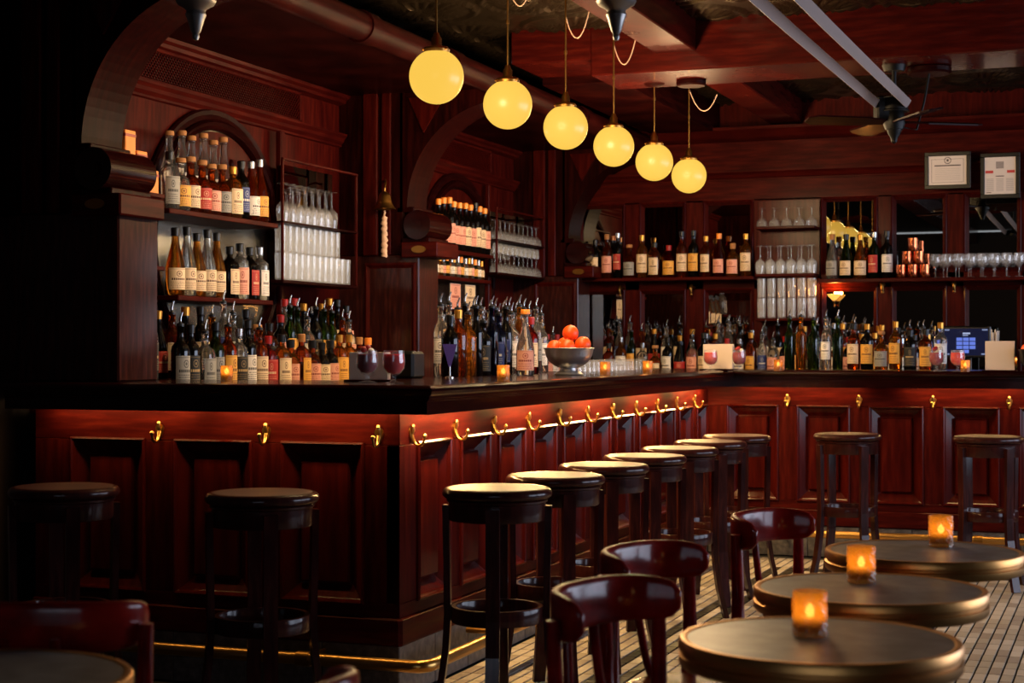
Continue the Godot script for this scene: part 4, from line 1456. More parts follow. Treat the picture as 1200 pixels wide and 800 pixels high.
# ------------------------------------------------------------------ things on the counters
func _counter_things() -> void:
	# footed silver bowl of oranges
	var bc := P(-2.40, TOP, 7.16)
	var b := thing("fruit_bowl", "footed silver bowl holding oranges on the bar", "bowl", bc)
	part(b, "bowl", lathe_mesh([Vector2(0.0, 0.0), Vector2(0.062, 0.0), Vector2(0.066, 0.006), Vector2(0.056, 0.014), Vector2(0.042, 0.022), Vector2(0.040, 0.034), Vector2(0.062, 0.042), Vector2(0.090, 0.062), Vector2(0.106, 0.090), Vector2(0.112, 0.118), Vector2(0.117, 0.124), Vector2(0.114, 0.126), Vector2(0.107, 0.118), Vector2(0.100, 0.090), Vector2(0.084, 0.064), Vector2(0.058, 0.047), Vector2(0.0, 0.043)], 48), M.silver)
	var og := begin()
	ball(og, Vector3.ZERO, 0.037, 24)
	var om := og.commit()
	var nb := begin()
	lathe(nb, [Vector2(0.0, 0.034), Vector2(0.005, 0.0365), Vector2(0.004, 0.0385), Vector2(0.0, 0.0388)], 10)
	var nbm := nb.commit()
	var spots := [[-0.058, 0.124, 0.028, "at the left of the bowl's front"], [0.012, 0.128, 0.060, "in the middle of the bowl's front"], [0.070, 0.140, 0.008, "at the right of the bowl's front"], [0.010, 0.192, 0.006, "on top of the heap"], [-0.036, 0.136, -0.046, "at the back left of the bowl"]]
	for s in spots:
		var o := thing("orange", "ripe orange %s" % s[3], "orange", bc + Vector3(s[0], s[1], s[2]), s[0] * 30.0, "oranges in the silver bowl")
		o.rotation.x = s[0] * 9.0
		part(part(o, "peel", om, M.orange), "stem_end", nbm, M.cap_cork)
	var gb := thing("garnish_bowl", "dark bowl of citrus at the right end of the far counter", "bowl", P(-0.47, TOP, 9.2))
	part(gb, "bowl", lathe_mesh([Vector2(0.0, 0.0), Vector2(0.05, 0.0), Vector2(0.085, 0.05), Vector2(0.095, 0.12), Vector2(0.09, 0.12), Vector2(0.08, 0.052), Vector2(0.046, 0.008), Vector2(0.0, 0.008)], 32), M.black)
	for s in [[-0.045, 0.115, 0.02, "left"], [0.03, 0.118, 0.03, "right"], [-0.008, 0.182, 0.02, "topmost"]]:
		var o := thing("orange", "orange in the dark garnish bowl, %s one" % s[3], "orange", gb.position + Vector3(s[0], s[1], s[2]), 0.5, "oranges in the garnish bowl")
		part(part(o, "peel", om, M.orange), "stem_end", nbm, M.cap_cork)
	# cocktails
	_cocktail("short stemmed cocktail glass with dark red drink and garnish, left of pair", P(-2.545, TOP, 5.34), Color(0.45, 0.02, 0.06), true)
	_cocktail("short stemmed cocktail glass with orange red drink, right of pair", P(-2.40, TOP, 5.25), Color(0.85, 0.14, 0.06), false)
	_cocktail("short stemmed glass with coral drink before the pink box", P(-2.20, TOP, 9.05), Color(0.85, 0.25, 0.14), false)
	_cocktail("short stemmed glass with crimson iced drink beside the pink box", P(-2.06, TOP, 9.14), Color(0.60, 0.05, 0.12), true)
	_cocktail("short stemmed glass with red drink before the order screen, right", P(-0.87, TOP, 9.12), Color(0.85, 0.12, 0.06), false)
	_cocktail("short stemmed glass with crimson drink before the order screen, left", P(-0.98, TOP, 9.12), Color(0.60, 0.06, 0.12), true)
	# napkin boxes
	_napkins("pale napkin holder on the near counter behind the red cocktails", P(-2.62, TOP, 5.52), 0.145, 0.10, 0.2, false)
	_napkins("pale pink napkin box at the inner corner of the bar", P(-2.20, TOP, 9.24), 0.17, 0.14, 0.0, false)
	_napkins("napkin holder with straws on the far counter beside the screen", P(-0.66, TOP, 9.22), 0.15, 0.155, 0.0, true)
	# order screen
	var sc := thing("order_screen", "small dark order screen with pale blue buttons on far back bar", "screen", P(-0.97, 1.001, 10.72))
	var casing := part(sc, "casing", box_mesh(Vector3(0.30, 0.20, 0.03), 0.008), M.black, Vector3(0, 0.245, 0))
	var ft := begin()
	box(ft, Vector3(-0.09, 0, -0.06), Vector3(0.09, 0.015, 0.07), 0.004)
	box(ft, Vector3(-0.03, 0.015, -0.04), Vector3(0.03, 0.17, -0.015), 0.004)
	part(sc, "stand", ft.commit(), M.black)
	var im := Image.create(128, 80, false, Image.FORMAT_RGB8)
	im.fill(Color(0.07, 0.09, 0.20))
	for e in [[2, 2, 14, 4], [110, 2, 16, 4], [2, 74, 14, 4], [108, 74, 16, 4]]:
		im.fill_rect(Rect2i(e[0], e[1], e[2], e[3]), Color(0.55, 0.60, 0.75))
	im.fill_rect(Rect2i(54, 12, 22, 5), Color(0.7, 0.75, 0.9))
	im.fill_rect(Rect2i(54, 19, 16, 3), Color(0.6, 0.65, 0.8))
	for r in 4:
		for c in 3:
			if r < 3 or c == 1:
				im.fill_rect(Rect2i(36 + c * 19, 27 + r * 12, 17, 10), Color(0.42, 0.52, 0.92))
	var sm := mat(Color(0.02, 0.02, 0.03), 0.15)
	sm.emission_enabled = true
	sm.emission_operator = BaseMaterial3D.EMISSION_OP_MULTIPLY
	sm.emission = Color.WHITE
	sm.emission_texture = ImageTexture.create_from_image(im)
	sm.emission_energy_multiplier = 0.8
	part(casing, "screen_face", _sheet(0.268, 0.168), sm, Vector3(0, 0, 0.0165))
	var sl := AreaLight3D.new()
	sl.name = "screen_light"
	sl.area_size = Vector2(0.26, 0.16)
	sl.light_color = Color(0.5, 0.6, 1.0)
	sl.light_energy = 0.004
	sl.shadow_enabled = true
	sc.add_child(sl)
	sl.position = Vector3(0, 0.245, 0.03)
	sl.rotation = Vector3(0, PI, 0)
	# purple card standing on the bar
	var pc := thing("table_card", "small purple pennant shaped card standing among the bar bottles", "card", P(-2.62, TOP, 6.28), 0.2)
	var cd := begin()
	prism(cd, PackedVector2Array([Vector2(-0.03, 0.14), Vector2(0.03, 0.14), Vector2(0.004, 0.045), Vector2(-0.004, 0.045)]), -0.001, 0.001)
	part(pc, "card", cd.commit(), mat(Color(0.26, 0.20, 0.55), 0.5))
	var ch := begin()
	lathe(ch, [Vector2(0, 0), Vector2(0.018, 0), Vector2(0.018, 0.006), Vector2(0.004, 0.010), Vector2(0.003, 0.05), Vector2(0, 0.05)], 14)
	part(pc, "clip_stand", ch.commit(), M.cap_silver)
	# black box by the pillar end of the bar
	var pr := thing("receipt_printer", "black boxy receipt printer behind the bar corner", "printer", P(-2.78, TOP, 6.22), 0.0)
	part(pr, "case", box_mesh(Vector3(0.10, 0.11, 0.12), 0.01, true), M.black)
	part(pr, "paper_slot", box_mesh(Vector3(0.07, 0.004, 0.012), 0.001), M.cap_silver, Vector3(0, 0.111, 0.01))
	# menus pinned below the shelves of the far niche
	for k in 2:
		var mn := thing("menu_card", ["pink printed menu card leaning below the far niche shelves, left", "cream printed menu card leaning below the far niche shelves, right"][k], "menu card", P(-3.80, 1.44, 9.20 + k * 0.24), PI / 2)
		part(mn, "sheet", box_mesh(Vector3(0.16, 0.155, 0.004)), M.paper, Vector3(0, 0.078, -0.002))
		part(mn, "print", _sheet(0.155, 0.15), M.labels[["pink", "cream"][k]], Vector3(0, 0.078, 0.0006))
	# stepped amber boxes on the short shelf by the first pillar
	for k in 3:
		var st := thing("gift_box", ["amber cardboard bottle box on short shelf, tallest and leftmost", "amber cardboard bottle box on short shelf, middle one", "amber cardboard bottle box on short shelf, shortest and rightmost"][k], "box", P(-3.83, 1.846, 5.74 + k * 0.085), 0.0, "amber bottle boxes")
		part(st, "box", box_mesh(Vector3(0.075, [0.24, 0.165, 0.095][k], 0.075), 0.003, true), mat(Color(0.86, 0.50, 0.17), 0.6))
		part(st, "band", box_mesh(Vector3(0.077, 0.012, 0.077), 0.001), M.cap_red, Vector3(0, [0.24, 0.165, 0.095][k] - 0.02, 0))

func _cocktail(label: String, at: Vector3, c: Color, garnish: bool) -> void:
	var t := thing("cocktail_glass", label, "cocktail", at, 0, "red cocktails on the bar")
	if not cache.has("goblet"):
		cache.goblet = lathe_mesh([Vector2(0.0, 0.0), Vector2(0.032, 0.0), Vector2(0.033, 0.003), Vector2(0.010, 0.008), Vector2(0.006, 0.014), Vector2(0.007, 0.026), Vector2(0.022, 0.034), Vector2(0.037, 0.052), Vector2(0.040, 0.075), Vector2(0.035, 0.115), Vector2(0.0335, 0.115), Vector2(0.038, 0.075), Vector2(0.035, 0.053), Vector2(0.021, 0.036), Vector2(0.0, 0.032)], 28)
		cache.drink = lathe_mesh([Vector2(0.0, 0.034), Vector2(0.0205, 0.0375), Vector2(0.0342, 0.054), Vector2(0.0372, 0.075), Vector2(0.0347, 0.102), Vector2(0.0, 0.102)], 28)
	part(t, "goblet", cache.goblet, M.clear)
	var m := mat(c, 0.15)
	m.subsurf_scatter_enabled = true
	m.subsurf_scatter_strength = 0.3
	part(t, "drink", cache.drink, m)
	if garnish:
		for k in 3:
			var g := begin()
			ball(g, Vector3(cos(k * 2.2) * 0.015, 0.112 + 0.006 * k, sin(k * 2.2) * 0.015), 0.012, 10)
			part(t, "berry", g.commit(), M.cap_red if k else M.white)

func _napkins(label: String, at: Vector3, w: float, h: float, turn: float, straws: bool) -> void:
	var t := thing("napkin_holder", label, "napkins", at, turn, "napkin holders")
	part(t, "tray", box_mesh(Vector3(w + 0.03, 0.008, 0.09), 0.002, true), M.dark_h)
	for k in 7:
		part(t, "napkin", box_mesh(Vector3(w - 0.004 * (k % 3), h - 0.003 * (k % 2), 0.004), 0.001, true), M.napkin, Vector3(0.001 * (k % 2), 0.008, 0.018 - k * 0.006))
	if straws:
		part(t, "cup", lathe_mesh([Vector2(0.0, 0.008), Vector2(0.028, 0.008), Vector2(0.032, 0.12), Vector2(0.030, 0.12), Vector2(0.026, 0.012), Vector2(0.0, 0.012)], 20), M.clear, Vector3(-0.03, 0.0, -0.06))
		for k in 9:
			var s := begin()
			tube(s, [Vector3(0, 0.012, 0), Vector3(0.012 * sin(k * 2.0), 0.21 + 0.008 * (k % 3), 0.012 * cos(k * 2.0))], 0.0035, 6)
			part(t, "straw", s.commit(), M.white, Vector3(-0.03 + 0.010 * cos(k * 1.4), 0.0, -0.06 + 0.010 * sin(k * 1.4)))

# ------------------------------------------------------------------ bottles
# profile (radius, height) up to the lip; label band; square section
var KINDS := {
	"spirit": {"p": [[0, 0], [0.034, 0], [0.038, 0.004], [0.038, 0.175], [0.034, 0.195], [0.020, 0.212], [0.0145, 0.225], [0.014, 0.268], [0.016, 0.270], [0.016, 0.277]], "lab": [0.035, 0.155], "sq": 0.0},
	"wine": {"p": [[0, 0], [0.033, 0], [0.037, 0.005], [0.037, 0.185], [0.033, 0.205], [0.020, 0.222], [0.0145, 0.236], [0.0135, 0.292], [0.0155, 0.294], [0.0155, 0.302]], "lab": [0.04, 0.155], "sq": 0.0},
	"sloped": {"p": [[0, 0], [0.036, 0], [0.041, 0.005], [0.041, 0.115], [0.039, 0.135], [0.032, 0.165], [0.021, 0.205], [0.0155, 0.235], [0.014, 0.275], [0.0165, 0.277], [0.0165, 0.286]], "lab": [0.025, 0.118], "sq": 0.0},
	"squat": {"p": [[0, 0], [0.037, 0], [0.041, 0.006], [0.042, 0.05], [0.041, 0.115], [0.036, 0.138], [0.024, 0.152], [0.017, 0.162], [0.0155, 0.205], [0.018, 0.207], [0.018, 0.214]], "lab": [0.018, 0.112], "sq": 0.0},
	"square": {"p": [[0, 0], [0.034, 0], [0.036, 0.004], [0.036, 0.155], [0.033, 0.172], [0.024, 0.184], [0.015, 0.194], [0.0145, 0.232], [0.0165, 0.234], [0.0165, 0.242]], "lab": [0.02, 0.14], "sq": 1.0},
	"slim": {"p": [[0, 0], [0.028, 0], [0.031, 0.004], [0.031, 0.20], [0.027, 0.222], [0.017, 0.240], [0.013, 0.255], [0.0125, 0.305], [0.015, 0.307], [0.015, 0.315]], "lab": [0.06, 0.17], "sq": 0.0},
	"mini": {"p": [[0, 0], [0.016, 0], [0.0185, 0.003], [0.0185, 0.075], [0.014, 0.088], [0.008, 0.096], [0.008, 0.115], [0.0095, 0.116], [0.0095, 0.121]], "lab": [0.02, 0.065], "sq": 0.0},
}

func bottle_mesh(kind: String) -> Array:
	if not cache.has("bottle_" + kind):
		var k: Dictionary = KINDS[kind]
		var pts := []
		for q in k.p:
			pts.append(Vector2(q[0], q[1]))
		var top: Vector2 = pts[-1]
		pts.append(Vector2(top.x * 0.7, top.y + 0.0005))
		pts.append(Vector2(0, top.y + 0.0005))
		var st := begin()
		lathe(st, pts, 20, Vector3.ZERO, k.sq, 0.6)
		# label wrapped round the front (towards +z)
		var lb := begin()
		var r: float = 0.0
		for q in k.p:
			if q[1] > k.lab[0] - 0.03 and q[1] < k.lab[1] + 0.05:
				r = maxf(r, q[0])
		r += 0.0008
		var n := 12
		var half := 1.15 if k.sq == 0.0 else 0.80
		for i in n:
			var q := []
			for e in [[i, 0], [i + 1, 0], [i + 1, 1], [i, 1]]:
				var a := lerpf(-half, half, e[0] / float(n))
				var rr := r
				if k.sq > 0.0:
					rr = r * pow(pow(absf(sin(a)), 6.0) + pow(absf(cos(a)), 6.0), -1.0 / 6.0)
				q.append([Vector3(sin(a) * rr, k.lab[e[1]], cos(a) * rr), Vector3(sin(a), 0, cos(a)), Vector2(e[0] / float(n), 1.0 - e[1])])
			for j in [0, 2, 1, 0, 3, 2]:
				lb.set_normal(q[j][1])
				lb.set_uv(q[j][2])
				lb.add_vertex(q[j][0])
		var cp := begin()
		var t := top
		var nk: float = k.p[-3][0]
		lathe(cp, [Vector2(nk + 0.001, t.y - 0.030), Vector2(nk + 0.003, t.y - 0.029), Vector2(t.x + 0.002, t.y - 0.006), Vector2(t.x + 0.0025, t.y + 0.004), Vector2(t.x * 0.9, t.y + 0.008), Vector2(0, t.y + 0.008)], 14)
		var stp := begin()
		lathe(stp, [Vector2(t.x * 0.8, t.y), Vector2(t.x * 1.25, t.y + 0.003), Vector2(t.x * 1.25, t.y + 0.020), Vector2(t.x * 1.1, t.y + 0.024), Vector2(0, t.y + 0.024)], 14)
		var pr := begin()
		lathe(pr, [Vector2(t.x * 0.8, t.y), Vector2(t.x, t.y + 0.002), Vector2(t.x, t.y + 0.010), Vector2(0.006, t.y + 0.014), Vector2(0.005, t.y + 0.020), Vector2(0, t.y + 0.020)], 12)
		var sp := begin()
		tube(sp, [Vector3(0, t.y + 0.016, 0), Vector3(0, t.y + 0.032, 0), Vector3(0.010, t.y + 0.058, 0)], [0.0048, 0.0045, 0.0032], 8)
		cache["bottle_" + kind] = [st.commit(), lb.commit(), cp.commit(), stp.commit(), pr.commit(), sp.commit()]
	return cache["bottle_" + kind]

const GLASS_WORD := {"b_clear": "clear", "b_amber": "amber", "b_green": "green", "b_dark": "dark", "b_blue": "blue", "b_honey": "honey", "b_red": "ruby"}
const KIND_WORD := {"spirit": "round bottle", "wine": "tall bottle", "sloped": "sloping bottle", "squat": "squat bottle", "square": "square bottle", "slim": "slim bottle", "mini": "miniature bottle"}

func bottle(kind: String, glassm: String, lab: String, cap: String, at: Vector3, turn: float, where: String, group: String, s := 1.0) -> void:
	var text := "%s %s" % [GLASS_WORD[glassm], KIND_WORD[kind]]
	if lab != "":
		text += ", %s label" % lab
	var t := thing("bottle", text + ", " + where, "bottle", at, turn, group)
	t.scale = Vector3(1, s, 1)
	var m := bottle_mesh(kind)
	part(t, "body", m[0], M[glassm])
	if lab != "":
		part(t, "label", m[1], M.labels[lab])
	if cap == "pourer":
		var pourer := part(t, "pourer", m[4], M.cap_black)
		part(pourer, "spout", m[5], M.cap_silver)
	elif cap.begins_with("stop_"):
		part(t, "stopper", m[3], M["cap_" + cap.substr(5)])
	else:
		part(t, "cap", m[2], M["cap_" + cap])

# a row of bottles from a to b (points on the shelf), kinds picked from lists in order with seeded variety
func row(a: Vector3, b: Vector3, n: int, pick: Array, turn: float, where: String, group: String, jitter := 0.012) -> void:
	const WIDE := {"spirit": 0.078, "wine": 0.076, "sloped": 0.084, "squat": 0.086, "square": 0.089, "slim": 0.064, "mini": 0.039}
	var total := 0.0
	for i in n:
		total += WIDE[pick[i % pick.size()][0]]
	var gap := maxf((a.distance_to(b) - total) / n, 0.0015)
	var along := maxf(0.0, (a.distance_to(b) - total - gap * n) * 0.5) if total + gap * n < a.distance_to(b) else 0.0
	var side := (b - a).normalized()
	for i in n:
		var k: Array = pick[i % pick.size()]
		var w: float = WIDE[k[0]] + gap
		var at := a + side * (along + w * 0.5 + rng.randf_range(-0.3, 0.3) * maxf(gap - 0.002, 0.0)) + side.cross(Vector3.UP) * rng.randf_range(-jitter, jitter)
		along += w
		if along > a.distance_to(b) + 0.04:
			break
		bottle(k[0], k[1], k[2], k[3], at, turn + rng.randf_range(-0.35, 0.35), "%s from left %s" % [ordinal(i), where], group, rng.randf_range(0.93, 1.02))

func shuffled(pool: Array, n: int) -> Array:
	var out := []
	for i in n:
		out.append(pool[rng.randi() % pool.size()])
	return out

func _bottles() -> void:
	var L := PI / 2 - 0.35    # labels of the left wall face +x, a little towards the room
	var mixed := [["spirit", "b_clear", "white", "pourer"], ["spirit", "b_amber", "cream", "pourer"], ["wine", "b_dark", "cream", "black"], ["square", "b_amber", "black", "black"], ["sloped", "b_green", "cream", "gold"], ["slim", "b_clear", "blue", "pourer"], ["spirit", "b_dark", "pink", "red"], ["squat", "b_honey", "cream", "stop_cork"], ["wine", "b_amber", "yellow", "gold"], ["spirit", "b_honey", "white", "silver"], ["square", "b_clear", "grey", "silver"], ["slim", "b_green", "yellow", "pourer"], ["sloped", "b_dark", "red", "gold"], ["spirit", "b_clear", "pink", "pourer"], ["spirit", "b_dark", "white", "black"]]
	var pour := [["spirit", "b_clear", "white", "pourer"], ["spirit", "b_amber", "cream", "pourer"], ["slim", "b_clear", "blue", "pourer"], ["spirit", "b_honey", "pink", "pourer"], ["wine", "b_dark", "cream", "pourer"], ["slim", "b_dark", "black", "pourer"]]
	var G := "bottles of the near niche"
	# near niche, upper shelf
	row(P(-3.90, 1.8555, 6.16), P(-3.90, 1.8555, 6.70), 6, [["sloped", "b_clear", "white", "stop_cork"]], L, "back row, upper shelf, near niche", G, 0.004)
	row(P(-3.80, 1.791, 5.99), P(-3.80, 1.791, 6.90), 11, [["square", "b_clear", "grey", "black"], ["squat", "b_clear", "yellow", "stop_cork"], ["squat", "b_amber", "cream", "stop_cork"], ["squat", "b_amber", "red", "stop_cork"], ["squat", "b_amber", "pink", "stop_cork"], ["squat", "b_amber", "grey", "stop_cork"], ["square", "b_honey", "cream", "gold"], ["spirit", "b_dark", "blue", "black"], ["sloped", "b_amber", "white", "silver"], ["sloped", "b_amber", "yellow", "silver"], ["squat", "b_dark", "white", "black"]], L, "front row, upper shelf, near niche", G, 0.004)
	row(P(-3.81, 1.429, 6.06), P(-3.81, 1.429, 6.50), 6, [["sloped", "b_honey", "cream", "black"], ["sloped", "b_clear", "cream", "black"]], L, "on lower shelf of near niche", G, 0.004)
	row(P(-3.81, 1.429, 6.51), P(-3.81, 1.429, 6.85), 4, [["square", "b_dark", "cream", "black"], ["square", "b_clear", "pink", "black"], ["square", "b_dark", "red", "black"], ["square", "b_clear", "white", "silver"]], L, "after the pale ones, lower shelf, near niche", G, 0.004)
	row(P(-3.84, 1.546, 5.70), P(-3.84, 1.546, 5.88), 2, [["square", "b_clear", "white", "silver"]], L, "on the short shelf beside near niche", G, 0.004)
	# near niche, back counter in tiers
	row(P(-3.605, 1.021, 5.76), P(-3.605, 1.021, 7.62), 19, [["spirit", "b_dark", "grey", "pourer"], ["spirit", "b_dark", "black", "black"], ["square", "b_clear", "grey", "pourer"], ["wine", "b_green", "grey", "black"], ["spirit", "b_amber", "yellow", "pourer"], ["spirit", "b_clear", "black", "silver"], ["wine", "b_dark", "white", "black"], ["spirit", "b_amber", "cream", "pourer"], ["square", "b_red", "red", "red"], ["square", "b_honey", "cream", "black"], ["squat", "b_honey", "pink", "black"], ["square", "b_amber", "yellow", "cork"], ["squat", "b_amber", "pink", "black"], ["squat", "b_dark", "cream", "black"], ["squat", "b_dark", "pink", "black"], ["square", "b_honey", "yellow", "gold"], ["square", "b_honey", "cream", "gold"], ["square", "b_amber", "yellow", "cork"], ["square", "b_honey", "cream", "orange"]], L, "in front row under near niche", G, 0.006)
	row(P(-3.60, TOP + 0.0005, 5.43), P(-3.66, TOP + 0.0005, 5.70), 3, [["slim", "b_honey", "yellow", "red"], ["square", "b_dark", "black", "silver"], ["spirit", "b_clear", "black", "pourer"]], L, "on the bar beside the first pillar", G, 0.003)
	row(P(-3.705, 1.081, 5.76), P(-3.705, 1.081, 7.62), 19, shuffled(pour + mixed, 19), L, "in second row under near niche", G, 0.006)
	row(P(-3.82, 1.141, 7.05), P(-3.82, 1.141, 7.80), 8, [["wine", "b_clear", "white", "red"], ["wine", "b_dark", "pink", "red"], ["spirit", "b_dark", "blue", "gold"], ["spirit", "b_blue", "blue", "silver"], ["wine", "b_green", "white", "gold"], ["slim", "b_honey", "yellow", "gold"], ["wine", "b_dark", "cream", "black"], ["spirit", "b_amber", "pink", "black"]], L, "in third row under near glass rack", G, 0.004)
	# far niche
	G = "bottles of the far niche"
	row(P(-3.80, 1.791, 8.90), P(-3.80, 1.791, 9.30), 5, [["wine", "b_dark", "pink", "orange"]], L, "on upper shelf of far niche", G, 0.004)
	row(P(-3.80, 1.791, 9.32), P(-3.80, 1.791, 9.70), 5, [["wine", "b_dark", "cream", "orange"], ["wine", "b_dark", "pink", "orange"], ["wine", "b_dark", "cream", "black"]], L, "right group, upper shelf, far niche", G, 0.004)
	row(P(-3.80, 1.631, 8.87), P(-3.80, 1.631, 9.66), 14, [["mini", "b_clear", "white", "silver"], ["mini", "b_honey", "cream", "gold"], ["mini", "b_clear", "pink", "silver"], ["mini", "b_green", "yellow", "orange"]], L, "on lower shelf of far niche", G, 0.004)
	row(P(-3.605, 1.021, 8.42), P(-3.605, 1.021, 10.55), 22, shuffled(mixed, 22), L, "in front row under far niche", G, 0.006)
	row(P(-3.705, 1.081, 8.42), P(-3.705, 1.081, 10.55), 22, shuffled(pour, 22), L, "in second row under far niche", G, 0.006)
	# bottles standing on the long bar top
	G = "bottles on the long bar top"
	row(P(-2.73, TOP + 0.0005, 6.50), P(-2.73, TOP + 0.0005, 7.62), 12, [["spirit", "b_dark", "", "black"], ["spirit", "b_amber", "", "gold"], ["spirit", "b_honey", "", "pourer"], ["slim", "b_dark", "", "pourer"], ["square", "b_dark", "black", "pourer"], ["slim", "b_blue", "", "pourer"], ["spirit", "b_blue", "blue", "pourer"], ["slim", "b_dark", "blue", "pourer"], ["spirit", "b_clear", "white", "pourer"], ["slim", "b_honey", "yellow", "pourer"], ["slim", "b_clear", "pink", "pourer"], ["spirit", "b_red", "cream", "red"]], 0.2, "in front row on long bar top", G, 0.004)
	row(P(-2.81, TOP + 0.0005, 6.60), P(-2.81, TOP + 0.0005, 8.0), 15, [["slim", "b_clear", "white", "pourer"], ["slim", "b_clear", "grey", "pourer"], ["wine", "b_clear", "white", "pourer"], ["slim", "b_dark", "cream", "pourer"]], 0.3, "in back row on long bar top", G, 0.004)
	bottle("sloped", "b_clear", "pink", "stop_orange", P(-2.56, TOP + 0.0005, 7.02), 0.35, "large print, beside the fruit bowl", G, 0.96)
	# far wall
	G = "bottles of the far wall"
	row(P(-3.50, 1.6865, 10.88), P(-2.36, 1.6865, 10.88), 13, [["spirit", "b_dark", "cream", "black"], ["wine", "b_amber", "pink", "cork"], ["slim", "b_dark", "red", "silver"], ["squat", "b_amber", "grey", "stop_cork"], ["spirit", "b_honey", "cream", "gold"], ["square", "b_amber", "cream", "black"], ["squat", "b_red", "yellow", "red"], ["wine", "b_amber", "cream", "black"], ["wine", "b_dark", "yellow", "black"], ["spirit", "b_amber", "cream", "gold"], ["sloped", "b_red", "pink", "orange"], ["squat", "b_honey", "pink", "cork"], ["spirit", "b_honey", "cream", "gold"]], -0.1, "on left shelf of far wall", G, 0.006)
	row(P(-1.88, 1.658, 10.89), P(-1.44, 1.658, 10.89), 5, [["sloped", "b_clear", "grey", "cork"], ["sloped", "b_green", "cream", "black"], ["sloped", "b_honey", "cream", "gold"], ["wine", "b_green", "red", "silver"], ["wine", "b_dark", "white", "black"]], -0.1, "on right shelf of far wall", G, 0.004)
	row(P(-3.35, 1.001, 10.70), P(-1.16, 1.001, 10.70), 27, shuffled(mixed, 27), -0.1, "front row, back counter, far wall", G, 0.006)
	row(P(-3.38, 1.061, 10.80), P(-1.2, 1.061, 10.80), 26, shuffled(pour + mixed, 26), -0.1, "second row, back counter, far wall", G, 0.006)
	row(P(-1.86, 1.061, 10.90), P(-1.5, 1.061, 10.90), 5, [["slim", "b_green", "white", "silver"], ["slim", "b_clear", "white", "silver"], ["wine", "b_clear", "white", "cork"], ["wine", "b_amber", "cream", "cork"], ["wine", "b_clear", "pink", "gold"]], -0.1, "in rear row beneath the sconce", G, 0.004)
	row(P(-2.72, 1.061, 10.90), P(-2.42, 1.061, 10.90), 4, [["wine", "b_amber", "cream", "pourer"], ["wine", "b_honey", "pink", "pourer"], ["slim", "b_clear", "white", "pourer"]], -0.1, "rear row, left of far glass rack", G, 0.004)
	# inner edge of the far counter
	G = "bottles on the far counter run"
	row(P(-1.98, TOP + 0.0005, 10.02), P(-1.62, TOP + 0.0005, 10.02), 5, [["slim", "b_green", "", "pourer"], ["slim", "b_honey", "", "pourer"], ["wine", "b_green", "", "pourer"], ["slim", "b_clear", "white", "pourer"]], -0.1, "left group, far counter run", G, 0.004)
	row(P(-1.60, TOP + 0.0005, 10.02), P(-0.98, TOP + 0.0005, 10.02), 8, [["spirit", "b_amber", "cream", "black"], ["spirit", "b_dark", "yellow", "gold"], ["squat", "b_honey", "grey", "stop_cork"], ["spirit", "b_honey", "yellow", "gold"], ["square", "b_dark", "black", "black"], ["square", "b_amber", "yellow", "black"], ["spirit", "b_clear", "white", "gold"], ["spirit", "b_clear", "pink", "black"]], -0.1, "right group, far counter run", G, 0.004)

# ------------------------------------------------------------------ glasses
func glass_mesh(kind: String) -> ArrayMesh:
	if not cache.has("glass_" + kind):
		var p := {
			"tumbler": [[0, 0], [0.027, 0], [0.0285, 0.003], [0.0305, 0.131], [0.029, 0.131], [0.027, 0.010], [0, 0.010]],
			"wine": [[0, 0.185], [0.028, 0.1845], [0.028, 0.183], [0.006, 0.179], [0.0035, 0.172], [0.0035, 0.105], [0.012, 0.097], [0.030, 0.078], [0.034, 0.055], [0.028, 0.0], [0.0265, 0.0], [0.0325, 0.055], [0.0285, 0.078], [0.0, 0.096]],
			"coupe": [[0, 0.125], [0.026, 0.1245], [0.026, 0.123], [0.005, 0.119], [0.0035, 0.112], [0.0035, 0.066], [0.015, 0.058], [0.034, 0.038], [0.0395, 0.0], [0.038, 0.0], [0.0325, 0.037], [0.0, 0.055]],
			"upright": [[0, 0], [0.028, 0.0005], [0.028, 0.002], [0.006, 0.006], [0.0035, 0.012], [0.0035, 0.060], [0.014, 0.068], [0.032, 0.088], [0.036, 0.110], [0.031, 0.150], [0.0295, 0.150], [0.0345, 0.110], [0.0305, 0.089], [0.0, 0.071]],
			"shot": [[0, 0.062], [0.017, 0.062], [0.018, 0.060], [0.022, 0.0], [0.0205, 0.0], [0.0165, 0.050], [0, 0.050]],
			"mug": [[0, 0], [0.032, 0], [0.035, 0.004], [0.033, 0.05], [0.034, 0.085], [0.0325, 0.085], [0.031, 0.05], [0.032, 0.006], [0, 0.006]],
		}
		var pts := []
		for q in p[kind]:
			pts.append(Vector2(q[0], q[1]))
		if kind in ["wine", "coupe", "shot"]:
			pts.reverse()
			# outer wall must run upwards: rim at the bottom, foot on top
		cache["glass_" + kind] = lathe_mesh(pts, 18)
	return cache["glass_" + kind]

func drinking_glass(kind: String, m: Material, at: Vector3, label: String, group: String) -> Node3D:
	var t := thing({"tumbler": "tall_tumbler", "wine": "wine_glass", "coupe": "coupe_glass", "upright": "wine_glass", "shot": "tasting_glass", "mug": "copper_mug"}[kind], label, {"mug": "mug"}.get(kind, "glass"), at, -PI / 2 if kind == "mug" else rng.randf() * TAU, group)
	var cup := part(t, "cup" if kind == "mug" else "glass_body", glass_mesh(kind), m)
	if kind == "mug":
		var st := begin()
		tube(st, [Vector3(0.032, 0.07, 0), Vector3(0.052, 0.068, 0), Vector3(0.056, 0.045, 0), Vector3(0.050, 0.024, 0), Vector3(0.032, 0.020, 0)], 0.004, 8)
		part(cup, "handle", st.commit(), m)
	return t

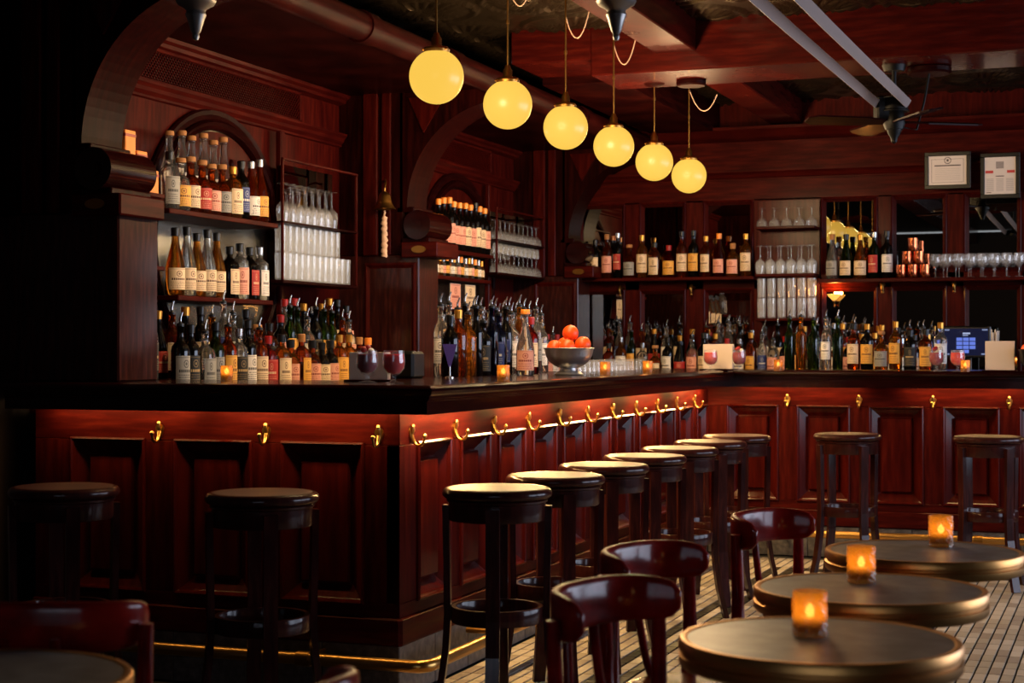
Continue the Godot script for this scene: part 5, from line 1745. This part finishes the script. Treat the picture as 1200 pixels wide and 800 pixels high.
func glass_row(kind: String, m: Material, a: Vector3, b: Vector3, n: int, text: String, group: String) -> void:
	for i in n:
		drinking_glass(kind, m, a.lerp(b, (i + 0.5) / n) + Vector3(0, 0.0005, 0), "%s, %s from left" % [text, ordinal(i)], group)

func _glasses() -> void:
	var g := "glasses in the near wall rack"
	glass_row("wine", M.clear, P(-3.805, 1.81, 7.01), P(-3.805, 1.81, 7.60), 8, "upturned wine glass, front row, near wall rack", g)
	glass_row("wine", M.clear, P(-3.873, 1.81, 7.235), P(-3.873, 1.81, 7.68), 6, "upturned wine glass, back row, near wall rack", g)
	glass_row("tumbler", M.frost, P(-3.812, 1.53, 7.01), P(-3.812, 1.53, 7.76), 12, "tall tumbler, lower tier, front row, near wall rack", g)
	glass_row("tumbler", M.frost, P(-3.812, 1.662, 7.01), P(-3.812, 1.662, 7.64), 10, "tall tumbler, upper tier, front row, near wall rack", g)
	glass_row("tumbler", M.frost, P(-3.878, 1.53, 7.24), P(-3.878, 1.53, 7.76), 8, "tall tumbler, lower tier, back row, near wall rack", g)
	g = "glasses in the far rack of the left wall"
	glass_row("coupe", M.clear, P(-3.80, 1.90, 9.82), P(-3.80, 1.90, 10.68), 10, "upturned coupe glass, top shelf, corner wall rack", g)
	glass_row("coupe", M.clear, P(-3.80, 1.69, 9.82), P(-3.80, 1.69, 10.68), 10, "upturned coupe glass, bottom shelf, corner wall rack", g)
	glass_row("shot", M.frost, P(-3.80, 1.8155, 9.82), P(-3.80, 1.8155, 10.68), 10, "small upturned glass stacked on coupes, corner wall rack", g)
	g = "glasses in the rack of the far wall"
	glass_row("coupe", M.clear, P(-2.335, 2.009, 10.87), P(-1.925, 2.009, 10.87), 5, "upturned coupe glass, top shelf, far rack", g)
	glass_row("wine", M.frost, P(-2.335, 1.697, 10.845), P(-1.925, 1.697, 10.845), 6, "upturned wine glass, middle shelf, far rack", g)
	glass_row("wine", M.clear, P(-2.30, 1.697, 10.925), P(-1.96, 1.697, 10.925), 5, "upturned wine glass behind, middle shelf, far rack", g)
	glass_row("tumbler", M.frost, P(-2.33, 1.405, 10.87), P(-1.93, 1.405, 10.87), 6, "tall tumbler, lower tier, bottom shelf, far rack", g)
	glass_row("tumbler", M.frost, P(-2.33, 1.537, 10.87), P(-1.93, 1.537, 10.87), 6, "tall tumbler, upper tier, bottom shelf, far rack", g)
	g = "wine glasses on the far shelf"
	glass_row("upright", M.clear, P(-1.21, 1.657, 10.86), P(-0.55, 1.657, 10.86), 9, "upright wine glass, front row, right far shelf", g)
	glass_row("upright", M.clear, P(-1.17, 1.657, 10.94), P(-0.55, 1.657, 10.94), 8, "upright wine glass, back row, right far shelf", g)
	g = "copper mugs on the far shelf"
	for k in 6:
		var lev := 0 if k < 3 else (1 if k < 5 else 2)
		var x: float = [-1.39, -1.315, -1.24, -1.352, -1.278, -1.315][k]
		drinking_glass("mug", M.copper, P(x, 1.6575 + lev * 0.0852, 10.87), "polished copper mug, %s of the stacked pyramid" % ["bottom left", "bottom middle", "bottom right", "middle left", "middle right", "top"][k], g)
	g = "tasting glasses on the bar"
	glass_row("shot", M.clear, P(-2.72, TOP, 8.15), P(-2.72, TOP, 9.45), 16, "small upturned glass in front row along the bar", g)
	glass_row("shot", M.clear, P(-2.78, TOP, 8.15), P(-2.78, TOP, 9.45), 16, "small upturned glass in rear row along the bar", g)
